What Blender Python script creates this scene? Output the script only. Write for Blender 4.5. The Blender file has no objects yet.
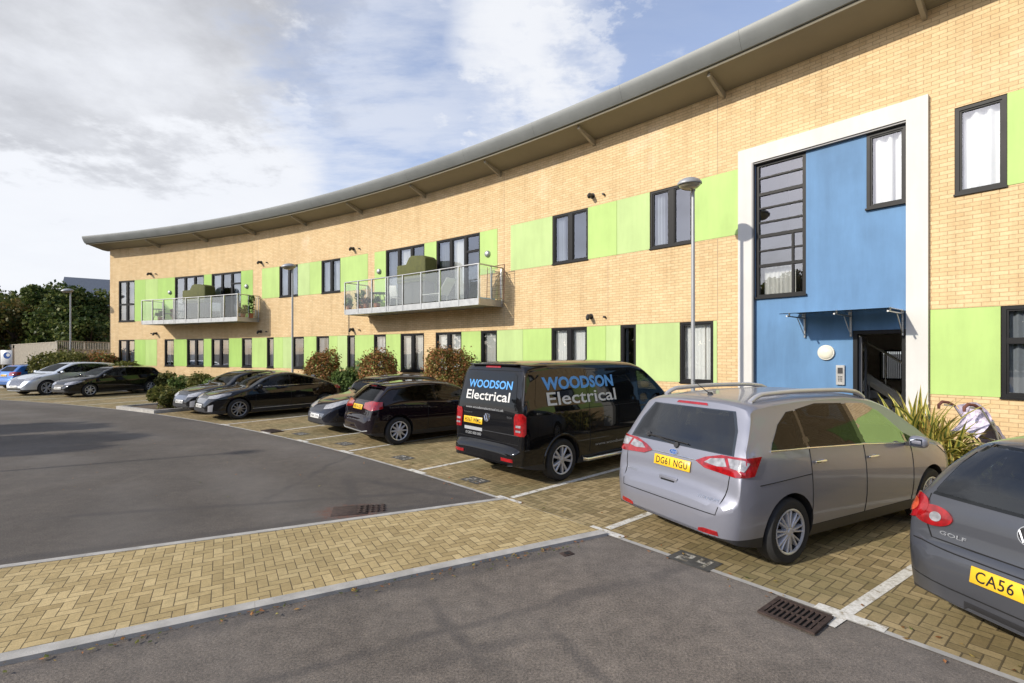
import bpy, bmesh, math, random
import numpy as np
from mathutils import Vector, Matrix, geometry
from mathutils.bvhtree import BVHTree
random.seed(7)
rad = math.radians
scene = bpy.context.scene
COL = scene.collection
CAMH = 2.1; HOR = 353.0; F = 500.0
CX, CY, RW, RE = -43.18, -32.74, 65.82, 58.72      # building arc centre, wall radius, parking edge radius

# ------------------------------------------------------------------ materials
def newmat(name):
    m = bpy.data.materials.new(name); m.use_nodes = True
    nt = m.node_tree; nt.nodes.clear()
    out = nt.nodes.new('ShaderNodeOutputMaterial')
    return m, nt, out
class NT:
    def __init__(s, nt): s.nt = nt
    def put(s, sock, v):
        if v is None: return
        if isinstance(v, (int, float)): sock.default_value = v
        elif isinstance(v, (tuple, list)): sock.default_value = tuple(v) if len(v) != 3 or len(sock.default_value) == 3 else (*v, 1)
        else: s.nt.links.new(v, sock)
    def m(s, op, a, b=None, c=None):
        n = s.nt.nodes.new('ShaderNodeMath'); n.operation = op
        for i, v in enumerate((a, b, c)): s.put(n.inputs[i], v)
        return n.outputs[0]
    def vm(s, op, a, b=None, out=0):
        n = s.nt.nodes.new('ShaderNodeVectorMath'); n.operation = op
        s.put(n.inputs[0], a); s.put(n.inputs[1], b)
        return n.outputs[out]
    def mix(s, f, a, b, mode='MIX'):
        n = s.nt.nodes.new('ShaderNodeMix'); n.data_type = 'RGBA'; n.blend_type = mode
        s.put(n.inputs[0], f); s.put(n.inputs[6], a); s.put(n.inputs[7], b)
        return n.outputs[2]
    def noise(s, vec, scale, detail=4, rough=.55, out=0, dim='3D'):
        n = s.nt.nodes.new('ShaderNodeTexNoise'); n.noise_dimensions = dim
        s.put(n.inputs['Vector'], vec); n.inputs['Scale'].default_value = scale
        n.inputs['Detail'].default_value = detail; n.inputs['Roughness'].default_value = rough
        return n.outputs[out]
    def ramp(s, f, stops):
        n = s.nt.nodes.new('ShaderNodeValToRGB'); s.put(n.inputs[0], f)
        el = n.color_ramp.elements
        while len(el) < len(stops): el.new(.5)
        for e, (p, c) in zip(el, stops):
            e.position = p; e.color = (*c, 1) if len(c) == 3 else c
        return n.outputs[0]
    def sstep(s, x, a, b):
        n = s.nt.nodes.new('ShaderNodeMapRange'); n.interpolation_type = 'SMOOTHSTEP'
        s.put(n.inputs[0], x); n.inputs[1].default_value = a; n.inputs[2].default_value = b
        return n.outputs[0]
    def tex(s, which='Object'):
        n = s.nt.nodes.new('ShaderNodeTexCoord'); return n.outputs[which]
    def geo(s): return s.nt.nodes.new('ShaderNodeNewGeometry').outputs['Position']
    def uv(s):
        n = s.nt.nodes.new('ShaderNodeUVMap'); n.uv_map = 'UVMap'; return n.outputs[0]
    def attr(s, name):
        n = s.nt.nodes.new('ShaderNodeAttribute'); n.attribute_name = name; return n.outputs['Fac']
    def bump(s, h, strength=.3, dist=.01, normal=None):
        n = s.nt.nodes.new('ShaderNodeBump'); s.put(n.inputs['Height'], h)
        n.inputs['Strength'].default_value = strength; n.inputs['Distance'].default_value = dist
        if normal is not None: s.nt.links.new(normal, n.inputs['Normal'])
        return n.outputs[0]
    def sep(s, v):
        n = s.nt.nodes.new('ShaderNodeSeparateXYZ'); s.put(n.inputs[0], v); return n.outputs
    def comb(s, x, y, z=0):
        n = s.nt.nodes.new('ShaderNodeCombineXYZ')
        for i, v in enumerate((x, y, z)): s.put(n.inputs[i], v)
        return n.outputs[0]
    def pbr(s, out, color, rough=.5, metal=0, normal=None, coat=0, spec=None, **kw):
        n = s.nt.nodes.new('ShaderNodeBsdfPrincipled')
        s.put(n.inputs['Base Color'], color); s.put(n.inputs['Roughness'], rough); s.put(n.inputs['Metallic'], metal)
        if coat: n.inputs['Coat Weight'].default_value = coat; n.inputs['Coat Roughness'].default_value = .03
        if spec is not None: n.inputs['Specular IOR Level'].default_value = spec
        for k, v in kw.items(): s.put(n.inputs[k.replace('_', ' ')], v)
        if normal is not None: s.nt.links.new(normal, n.inputs['Normal'])
        if out is not None: s.nt.links.new(n.outputs[0], out.inputs[0])
        return n.outputs[0]

def simple(name, color, rough=.5, metal=0, var=.12, scale=3.0, bump=0, bscale=60, coat=0, spec=None):
    m, nt, out = newmat(name); g = NT(nt); p = g.tex('Object')
    n1 = g.noise(p, scale, 5, .6)
    dark = tuple(c * (1 - var) for c in color); lite = tuple(min(1, c * (1 + var)) for c in color)
    c = g.ramp(n1, [(.3, dark), (.7, lite)])
    nrm = g.bump(g.noise(p, bscale, 3), bump, .004) if bump else None
    r = g.m('ADD', rough - .06, g.m('MULTIPLY', n1, .12)) if rough > .1 else rough
    g.pbr(out, c, r, metal, nrm, coat, spec)
    return m

MAT = {}
def setup_materials():
    # asphalt
    m, nt, out = newmat('asphalt'); g = NT(nt); p = g.geo()
    big = g.noise(p, .22, 5, .6); mid = g.noise(p, 1.3, 4, .6); fine = g.noise(p, 55, 3, .7); vf = g.noise(p, 210, 2, .6)
    base = g.ramp(big, [(.36, (.112, .097, .083)), (.5, (.148, .129, .111)), (.64, (.190, .166, .143))])
    m8 = g.noise(p, 7, 5, .7); base = g.mix(.6, base, g.ramp(m8, [(.34, (.72, .72, .72)), (.66, (1.3, 1.28, 1.25))]), 'MULTIPLY')
    base = g.mix(.5, base, g.ramp(mid, [(.3, (.66, .66, .66)), (.7, (1.25, 1.23, 1.2))]), 'MULTIPLY')
    base = g.mix(.85, base, g.ramp(fine, [(.32, (.5, .5, .51)), (.5, (1., 1., 1.)), (.7, (1.6, 1.56, 1.5))]), 'MULTIPLY')
    base = g.mix(.8, base, g.ramp(vf, [(.34, (.5, .5, .5)), (.5, (1., 1., 1.)), (.68, (2.0, 1.95, 1.9))]), 'MULTIPLY')
    # the older surface beyond the crossing is darker and closer grained; long worn wheel tracks run along the lane
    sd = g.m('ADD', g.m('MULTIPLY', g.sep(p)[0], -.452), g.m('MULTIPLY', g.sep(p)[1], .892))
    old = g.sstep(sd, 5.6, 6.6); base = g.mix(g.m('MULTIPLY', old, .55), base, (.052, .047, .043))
    rr_ = g.m('SUBTRACT', g.vm('DISTANCE', p, (CX, CY, 0), out=1), RE); tn = g.m('ADD', rr_, g.m('MULTIPLY', g.noise(p, .35, 3), 1.6))
    trk = g.m('MULTIPLY', g.m('MULTIPLY', g.m('ADD', g.m('SINE', g.m('MULTIPLY', tn, 3.3)), 1), .5), g.sstep(g.noise(g.vm('ADD', p, (9, 3, 0)), .3, 4), .38, .62)); base = g.mix(g.m('MULTIPLY', trk, .28), base, (.2, .185, .17))
    oil = g.sstep(g.noise(g.vm('ADD', p, (31, 7, 0)), 1.6, 5, .6), .66, .74); base = g.mix(g.m('MULTIPLY', oil, .35), base, (.05, .047, .045))
    vo = nt.nodes.new('ShaderNodeTexVoronoi'); vo.inputs['Scale'].default_value = 42; nt.links.new(p, vo.inputs['Vector'])
    chip = g.m('MULTIPLY', g.sstep(vo.outputs['Distance'], .16, .06), g.m('GREATER_THAN', g.sep(vo.outputs['Color'])[0], .8))
    base = g.mix(g.m('MULTIPLY', chip, .7), base, (.36, .34, .31))
    # darker wavering lines across the asphalt and along both crossing kerbs
    def seg(x0, y0, x1, y1, w):
        dx, dy = x1 - x0, y1 - y0; L = math.hypot(dx, dy); dx /= L; dy /= L
        xx = g.m('ADD', g.sep(p)[0], g.m('MULTIPLY', g.m('SUBTRACT', mid, .5), .5)); yy = g.m('ADD', g.sep(p)[1], g.m('MULTIPLY', g.m('SUBTRACT', big, .5), .5))
        t = g.m('ADD', g.m('MULTIPLY', g.m('SUBTRACT', xx, x0), dx), g.m('MULTIPLY', g.m('SUBTRACT', yy, y0), dy))
        d = g.m('ABSOLUTE', g.m('SUBTRACT', g.m('MULTIPLY', g.m('SUBTRACT', xx, x0), dy), g.m('MULTIPLY', g.m('SUBTRACT', yy, y0), dx)))
        return g.m('MULTIPLY', g.sstep(d, w, w * .15), g.m('MULTIPLY', g.sstep(t, -.4, .5), g.sstep(t, L + .4, L - .5)))
    tot = None
    for a in DARK_LINES:
        q = seg(*a); tot = q if tot is None else g.m('MAXIMUM', tot, q)
    tot = g.m('MULTIPLY', tot, g.sstep(mid, .25, .55))
    base = g.mix(g.m('MULTIPLY', tot, .42), base, (.045, .043, .045))
    # rust-stained patch round the old chamber
    d = g.vm('DISTANCE', g.comb(g.m('MULTIPLY', g.sep(p)[0], 1.0), g.m('MULTIPLY', g.sep(p)[1], 1.3)), (-2.14, 6.62 * 1.3, 0), out=1)
    rust = g.m('MULTIPLY', g.sstep(g.m('ADD', d, g.m('MULTIPLY', g.noise(p, 9, 4), .5)), .78, .5), g.sstep(g.noise(p, 30, 4), .35, .6))
    base = g.mix(g.m('MULTIPLY', rust, .8), base, (.15, .062, .04))
    g.pbr(out, base, .88, 0, g.bump(g.m('ADD', fine, g.m('MULTIPLY', vf, .7)), .55, .006), spec=.35)
    MAT['asphalt'] = m

    def block(name, c1, c2, c3, w, joint, dirt, moss):
        m, nt, out = newmat(name); g = NT(nt); uv = g.uv(); p = g.geo()
        s = g.sep(uv)
        x = g.m('DIVIDE', g.m('ADD', s[0], 500 * w), w); y = g.m('DIVIDE', g.m('ADD', s[1], 500 * w), w)
        i = g.m('FLOOR', x); j = g.m('FLOOR', y); u = g.m('SUBTRACT', x, i); v = g.m('SUBTRACT', y, j)
        k = g.m('FLOORED_MODULO', g.m('SUBTRACT', i, j), 4)
        iu = g.m('SUBTRACT', 1, u); iv = g.m('SUBTRACT', 1, v)
        def eq(a): return g.m('COMPARE', k, a, .1)
        big = 9.0
        def sel(f, a, b): return g.m('ADD', g.m('MULTIPLY', f, a), g.m('MULTIPLY', g.m('SUBTRACT', 1, f), b))
        hz = g.m('ADD', eq(0), eq(1)); 
        dl = sel(eq(0), u, big); dl = g.m('MINIMUM', dl, sel(eq(1), iu, big))
        dh = g.m('MINIMUM', dl, g.m('MINIMUM', v, iv))
        dv = g.m('MINIMUM', sel(eq(2), iv, big), sel(eq(3), v, big)); dv = g.m('MINIMUM', dv, g.m('MINIMUM', u, iu))
        d = sel(hz, dh, dv)
        bi = g.m('SUBTRACT', i, eq(1)); bj = g.m('ADD', j, eq(3))
        wn = nt.nodes.new('ShaderNodeTexWhiteNoise'); wn.noise_dimensions = '2D'; nt.links.new(g.comb(bi, bj), wn.inputs['Vector'])
        r = wn.outputs[0]
        col = g.ramp(r, [(0, c1), (.5, c2), (1, c3)])
        n1 = g.noise(p, 14, 5, .7); n2 = g.noise(p, .5, 4, .6); n3 = g.noise(p, 120, 2, .6)
        col = g.mix(.6, col, g.ramp(n1, [(.3, (.7, .7, .68)), (.7, (1.25, 1.22, 1.2))]), 'MULTIPLY')
        col = g.mix(.5, col, g.ramp(n3, [(.3, (.7, .7, .7)), (.7, (1.3, 1.3, 1.3))]), 'MULTIPLY')
        col = g.mix(g.m('MULTIPLY', g.sstep(n2, .42, .68), dirt), col, moss)
        dd = g.m('ADD', d, g.m('MULTIPLY', g.m('SUBTRACT', n1, .5), .05))
        J = g.sstep(dd, joint * 1.7, joint * .7)
        col = g.mix(g.m('MULTIPLY', J, .85), col, (.09, .07, .04))
        h = g.m('SUBTRACT', g.m('MULTIPLY', n1, .15), J)
        g.pbr(out, col, .85, 0, g.bump(h, .7, .006), spec=.3)
        MAT[name] = m
    block('strip_blocks', (.34, .255, .12), (.42, .32, .155), (.50, .39, .20), .088, .034, .4, (.30, .24, .12))
    block('bay_blocks', (.22, .165, .08), (.30, .23, .115), (.39, .30, .16), .096, .042, .6, (.17, .155, .07))

    # buff brick, laid by UV metres
    m, nt, out = newmat('buff_brick'); g = NT(nt); uv = g.uv(); p = g.geo()
    b = nt.nodes.new('ShaderNodeTexBrick'); nt.links.new(uv, b.inputs['Vector'])
    b.inputs['Scale'].default_value = 1; b.inputs['Brick Width'].default_value = .2235; b.inputs['Row Height'].default_value = .0725
    b.inputs['Mortar Size'].default_value = .0062; b.inputs['Mortar Smooth'].default_value = .15; b.inputs['Bias'].default_value = 0
    b.inputs['Color1'].default_value = (.635, .462, .25, 1); b.inputs['Color2'].default_value = (.71, .545, .315, 1)
    b.inputs['Mortar'].default_value = (.46, .325, .18, 1)
    n1 = g.noise(p, .6, 4, .6); n2 = g.noise(p, 30, 4, .65)
    col = g.mix(.8, b.outputs['Color'], g.ramp(n1, [(.3, (.9, .88, .86)), (.7, (1.06, 1.05, 1.05))]), 'MULTIPLY')
    col = g.mix(.55, col, g.ramp(n2, [(.3, (.84, .83, .82)), (.7, (1.12, 1.11, 1.1))]), 'MULTIPLY')
    st_ = g.noise(g.comb(g.m('MULTIPLY', g.sep(uv)[0], 2.2), g.m('MULTIPLY', g.sep(uv)[1], .22)), 1.3, 5, .7)
    col = g.mix(.75, col, g.ramp(st_, [(.32, (.82, .80, .77)), (.5, (1, 1, 1)), (.7, (1.04, 1.03, 1.02))]), 'MULTIPLY')
    s = g.sep(uv)
    # lime bloom high on the wall, splash dirt low down
    bl = g.m('MULTIPLY', g.sstep(g.noise(p, .55, 4), .6, .72), g.sstep(s[1], 6.3, 7.2))
    col = g.mix(g.m('MULTIPLY', bl, .2), col, (.88, .76, .6))
    low = g.m('MULTIPLY', g.sstep(s[1], .7, .05), .35)
    col = g.mix(low, col, (.34, .27, .18))
    g.pbr(out, col, .85, 0, g.bump(g.m('SUBTRACT', g.m('MULTIPLY', n2, .3), b.outputs['Fac']), .6, .006), spec=.3)
    MAT['brick'] = m

    def paint_panel(name, c, streak=.1):
        m, nt, out = newmat(name); g = NT(nt); p = g.geo()
        q = g.vm('MULTIPLY', p, (1.6, 1.6, .25)); n1 = g.noise(q, 1.6, 5, .65); n2 = g.noise(p, .9, 5, .6)
        col = g.mix(1, c, g.ramp(n1, [(.3, (1 - streak,) * 3), (.7, (1 + streak * .6,) * 3)]), 'MULTIPLY')
        col = g.mix(.8, col, g.ramp(n2, [(.3, (1 - streak,) * 3), (.7, (1 + streak * .6,) * 3)]), 'MULTIPLY')
        g.pbr(out, col, .62, 0, g.bump(g.noise(p, 90, 3), .12, .003), spec=.35)
        MAT[name] = m
    paint_panel('green_pale', (.44, .575, .235)); paint_panel('green_deep', (.34, .53, .125)); paint_panel('green_lime', (.41, .575, .18))
    paint_panel('blue_render', (.105, .225, .40), .16)
    paint_panel('white_render', (.60, .59, .56), .07)
    MAT['frame'] = simple('window_frame', (.009, .0093, .0102), .45, 0, .15, spec=.2)
    MAT['frame_light'] = simple('grey_frame', (.17, .17, .172), .45)
    MAT['fascia'] = simple('roof_fascia', (.185, .195, .19), .5, .1, .10, 1.2)
    MAT['soffit'] = simple('soffit_board', (.235, .212, .158), .6, 0, .08, 1.0)
    MAT['roof'] = simple('roof_sheet', (.38, .40, .39), .5, .3)
    MAT['bracket'] = simple('eaves_bracket', (.33, .30, .24), .55)
    MAT['dark'] = simple('shadow_gap', (.012, .012, .012), .9)
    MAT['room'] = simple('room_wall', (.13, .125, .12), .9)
    MAT['lobby'] = simple('lobby_wall', (.80, .75, .68), .8)
    MAT['steel'] = simple('brushed_steel', (.52, .52, .51), .34, .85, .08)
    MAT['galv'] = simple('galvanised_steel', (.42, .43, .43), .45, .6, .12, 6)
    MAT['lamp_grey'] = simple('lamp_grey', (.36, .37, .38), .45, .3, .08)
    MAT['concrete'] = simple('edge_concrete', (.38, .365, .335), .85, 0, .22, 5, .4, 90)
    MAT['white_line'] = None
    m, nt, out = newmat('white_line'); g = NT(nt); p = g.geo()
    w = g.sstep(g.noise(p, 9, 6, .75), .36, .48)
    g.pbr(out, g.mix(w, (.3, .25, .17), g.ramp(g.noise(p, 40, 3), [(.3, (.5, .48, .42)), (.7, (.74, .72, .67))])), .8)
    MAT['white_line'] = m
    MAT['dark_block'] = simple('dark_block', (.075, .072, .065), .8, 0, .35, 14, .4, 60)
    m, nt, out = newmat('white_block'); g = NT(nt); p = g.geo(); wn = g.sstep(g.noise(p, 11, 6, .75), .46, .62)
    g.pbr(out, g.mix(wn, (.13, .115, .085), (.56, .54, .48)), .8); MAT['white_block'] = m
    MAT['soil'] = simple('planting_soil', (.10, .07, .045), .95, 0, .4, 9, .8, 40)
    MAT['iron'] = simple('rusty_iron', (.06, .040, .033), .75, .3, .4, 25, .5, 80)
    MAT['rubber'] = simple('tyre_rubber', (.018, .018, .019), .78, 0, .2, 20)
    MAT['plastic'] = simple('black_plastic', (.022, .022, .024), .5, 0, .1)
    MAT['seam'] = simple('panel_gap', (.006, .006, .006), .9)
    MAT['alloy'] = simple('alloy_rim', (.55, .55, .57), .38, .5, .06)
    MAT['alloy_grey'] = simple('grey_rim', (.30, .30, .31), .35, .8, .06)
    MAT['brake'] = simple('brake_disc', (.015, .015, .016), .6, .4)
    MAT['chrome'] = simple('chrome', (.75, .75, .76), .12, 1, .03)
    MAT['seat'] = simple('seat_cloth', (.05, .052, .058), .8)
    MAT['cream'] = simple('cream_plastic', (.7, .68, .6), .4)
    MAT['mirror'] = simple('mirror_glass', (.6, .63, .66), .05, 1, .01)
    MAT['plate_y'] = simple('plate_yellow', (.85, .52, .03), .35, 0, .05)
    MAT['plate_w'] = simple('plate_white', (.72, .72, .70), .35, 0, .05)
    MAT['ink'] = simple('black_ink', (.01, .01, .01), .5, 0, .02)
    MAT['sign_blue'] = simple('sign_blue', (.02, .09, .32), .4)
    MAT['letter_blue'] = simple('letter_blue', (.09, .33, .72), .45, 0, .02)
    MAT['letter_white'] = simple('letter_white', (.62, .62, .60), .45, 0, .02)
    MAT['letter_grey'] = simple('letter_grey', (.36, .37, .38), .45, 0, .02)
    MAT['timber'] = simple('grey_timber', (.40, .36, .29), .85, 0, .25, 4, .5, 30)
    MAT['bark'] = simple('bark', (.085, .06, .04), .95, 0, .3, 12, .8, 30)
    MAT['olive'] = simple('olive_cover', (.085, .09, .022), .8, 0, .2, 8)
    MAT['lilac'] = simple('lilac_fabric', (.52, .47, .62), .8, 0, .12, 30)
    MAT['grip'] = simple('brown_grip', (.13, .045, .03), .7)
    MAT['terracotta'] = simple('terracotta', (.35, .13, .06), .8)
    MAT['white_plastic'] = simple('white_plastic', (.72, .72, .70), .4)
    MAT['red_brick'] = simple('red_brick', (.20, .075, .05), .85, 0, .25, 10)
    MAT['slate'] = simple('slate', (.10, .115, .14), .55, 0, .2, 8)
    MAT['blue_plastic'] = simple('blue_plastic', (.25, .42, .47), .35)
    # fabrics
    def cloth(name, c, tr=.35):
        m, nt, out = newmat(name); g = NT(nt)
        a = g.pbr(None, c, .9); t = nt.nodes.new('ShaderNodeBsdfTranslucent'); t.inputs[0].default_value = (*c, 1)
        mx = nt.nodes.new('ShaderNodeMixShader'); mx.inputs[0].default_value = tr
        nt.links.new(a, mx.inputs[1]); nt.links.new(t.outputs[0], mx.inputs[2]); nt.links.new(mx.outputs[0], out.inputs[0]); MAT[name] = m
    cloth('curtain', (.88, .87, .85), .12); cloth('curtain_cream', (.66, .62, .52), .12); cloth('blind', (.62, .61, .58), .1); cloth('curtain_grey', (.26, .28, .31), .1)
    # glass: thin sheet, tint + fresnel reflection
    def glass(name, tint, refl=1.0, rough=.0, base=.03, frost=0):
        m, nt, out = newmat(name); g = NT(nt)
        t = nt.nodes.new('ShaderNodeBsdfTransparent'); t.inputs[0].default_value = (*tint, 1)
        gl = nt.nodes.new('ShaderNodeBsdfGlossy'); gl.inputs['Roughness'].default_value = rough; gl.inputs[0].default_value = (.95, .97, 1, 1)
        lw = nt.nodes.new('ShaderNodeFresnel'); lw.inputs['IOR'].default_value = 1.52
        nm = g.bump(g.noise(g.geo(), .9, 2), .03, .03); nt.links.new(nm, gl.inputs['Normal'])
        f = g.m('MINIMUM', g.m('ADD', g.m('MULTIPLY', lw.outputs[0], 1.7 * refl), base), 1)
        mx = nt.nodes.new('ShaderNodeMixShader'); nt.links.new(f, mx.inputs[0])
        src = t.outputs[0]
        if frost:
            df = nt.nodes.new('ShaderNodeBsdfDiffuse'); df.inputs[0].default_value = (.62, .66, .66, 1)
            m2 = nt.nodes.new('ShaderNodeMixShader'); m2.inputs[0].default_value = frost
            nt.links.new(src, m2.inputs[1]); nt.links.new(df.outputs[0], m2.inputs[2]); src = m2.outputs[0]
        nt.links.new(src, mx.inputs[1]); nt.links.new(gl.outputs[0], mx.inputs[2]); nt.links.new(mx.outputs[0], out.inputs[0]); MAT[name] = m
    glass('pane', (.88, .91, .92), 1.1, 0, .085)
    glass('balcony_glass', (.92, .95, .94), .5, .0, .01, .06)
    glass('frost_glass', (.84, .87, .85), .5, .05, .01, .24)
    glass('car_glass', (.25, .28, .27), .20, 0, .012)
    glass('privacy_glass', (.09, .105, .105), .20, 0, .012)
    glass('rear_glass', (.26, .30, .32), .9, 0, .02)
    glass('canopy_glass', (.70, .80, .84), .8, 0, .03)
    m, nt, out = newmat('lamp_lens'); g = NT(nt); g.pbr(out, (.75, .72, .6), .2, 0, None, .5); MAT['lens_cream'] = m
    def lens(name, c, r=.12):
        m, nt, out = newmat(name); g = NT(nt); p = g.tex('Object')
        n = g.noise(p, 18, 2); col = g.ramp(n, [(.35, tuple(k * .55 for k in c)), (.65, c)])
        g.pbr(out, col, r, 0, None, 1.0, Emission_Color=None); MAT[name] = m
    lens('red_lens', (.36, .006, .009)); lens('clear_lens', (.36, .36, .38)); lens('amber_lens', (.62, .09, .03)); lens('smoke_lens', (.12, .12, .13))
    # car paints
    def cpaint(name, c, metal=.5, rough=.3, flake=1, coatw=1.0):
        m, nt, out = newmat(name); g = NT(nt); p = g.tex('Object')
        dirt = g.noise(p, 2.2, 5, .65); sp = g.noise(p, 400, 2)
        col = g.mix(.12 * flake, c, g.ramp(sp, [(.3, (.6, .6, .6)), (.7, (1.5, 1.5, 1.5))]), 'MULTIPLY')
        z = g.sep(p)[2]
        low = g.m('MULTIPLY', g.sstep(z, .6, .2), g.sstep(dirt, .35, .8))
        col = g.mix(g.m('MULTIPLY', low, .22 if sum(c) > .1 else .08), col, (.16, .14, .12))
        rr = g.m('ADD', rough, g.m('MULTIPLY', dirt, .12))
        n = g.pbr(out, col, rr, metal, None, coatw, .04 if sum(c) < .08 else .5)
        pr = [k for k in nt.nodes if k.type == 'BSDF_PRINCIPLED'][0]
        cr = g.m('ADD', .02, g.m('MULTIPLY', low, .25)); nt.links.new(cr, pr.inputs['Coat Roughness'])
        MAT[name] = m
    cpaint('paint_silver', (.25, .257, .305), .50, .36, 1, .6); cpaint('paint_grey', (.085, .089, .102), .5, .36, 1, .8)
    cpaint('paint_black', (.0035, .0035, .0045), 0, .5, .3); cpaint('paint_navy', (.004, .005, .011), 0, .5, .3)
    cpaint('paint_plum', (.007, .003, .006), .1, .5, .5); cpaint('paint_pale', (.56, .60, .66), .5, .35); cpaint('paint_blue', (.012, .12, .42), .4, .3)
    # foliage
    def leafm(name, stops, rough=.5, tr=.3):
        m, nt, out = newmat(name); g = NT(nt); r = g.attr('rnd')
        big = g.noise(g.geo(), .9, 3)
        c = g.ramp(g.m('ADD', g.m('MULTIPLY', r, .75), g.m('MULTIPLY', g.m('SUBTRACT', big, .25), .5)), stops)
        a = g.pbr(None, c, rough, spec=.15)
        t = nt.nodes.new('ShaderNodeBsdfTranslucent'); nt.links.new(c, t.inputs[0])
        mx = nt.nodes.new('ShaderNodeMixShader'); mx.inputs[0].default_value = tr
        nt.links.new(a, mx.inputs[1]); nt.links.new(t.outputs[0], mx.inputs[2]); nt.links.new(mx.outputs[0], out.inputs[0]); MAT[name] = m
    leafm('leaf_dark', [(0, (.014, .03, .009)), (.35, (.05, .08, .02)), (.7, (.12, .15, .038)), (1, (.26, .25, .08))])
    leafm('leaf_autumn', [(0, (.03, .045, .012)), (.4, (.085, .10, .028)), (.7, (.17, .13, .035)), (1, (.26, .16, .05))])
    leafm('leaf_red', [(0, (.05, .075, .02)), (.3, (.13, .15, .035)), (.48, (.30, .13, .05)), (.7, (.44, .20, .09)), (.85, (.34, .30, .08)), (1, (.52, .42, .16))])
    leafm('leaf_green', [(0, (.04, .075, .018)), (.5, (.11, .17, .045)), (1, (.24, .30, .09))])
    leafm('leaf_hedge', [(0, (.05, .07, .018)), (.5, (.13, .14, .035)), (1, (.28, .24, .08))])
    m, nt, out = newmat('strap_leaf'); g = NT(nt); r = g.attr('rnd'); uv = g.sep(g.uv())
    edge = g.sstep(g.m('ABSOLUTE', g.m('SUBTRACT', uv[0], .5)), .12, .26)
    yel = g.ramp(r, [(0, (.46, .43, .08)), (.5, (.64, .55, .15)), (.85, (.52, .38, .11)), (1, (.38, .20, .08))])
    grn = g.ramp(r, [(0, (.06, .11, .025)), (1, (.16, .20, .05))])
    c = g.mix(edge, grn, yel); a = g.pbr(None, c, .42); t = nt.nodes.new('ShaderNodeBsdfTranslucent'); nt.links.new(c, t.inputs[0])
    mx = nt.nodes.new('ShaderNodeMixShader'); mx.inputs[0].default_value = .25
    nt.links.new(a, mx.inputs[1]); nt.links.new(t.outputs[0], mx.inputs[2]); nt.links.new(mx.outputs[0], out.inputs[0]); MAT['strap'] = m

DARK_LINES = [(-9, .44, .70, 5.36, .16), (-9.5, 2.95, -.6, 7.15, .13), (-1.75, 5.7, -2.8, 8.5, .16), (-.7, 3.3, .25, 3.75, .10), (-.72, 4.3, -.05, 3.1, .10), (.25, 4.1, 2.0, 5.1, .12),
         (-6.0, 6.3, -1.0, 7.6, .12), (-3.6, 6.9, -3.3, 10.5, .10), (.2, 4.0, .75, 2.9, .10), (-2.6, 2.6, 1.0, 4.6, .08), (-2.6, 8.3, -.6, 7.2, .14)]

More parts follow.
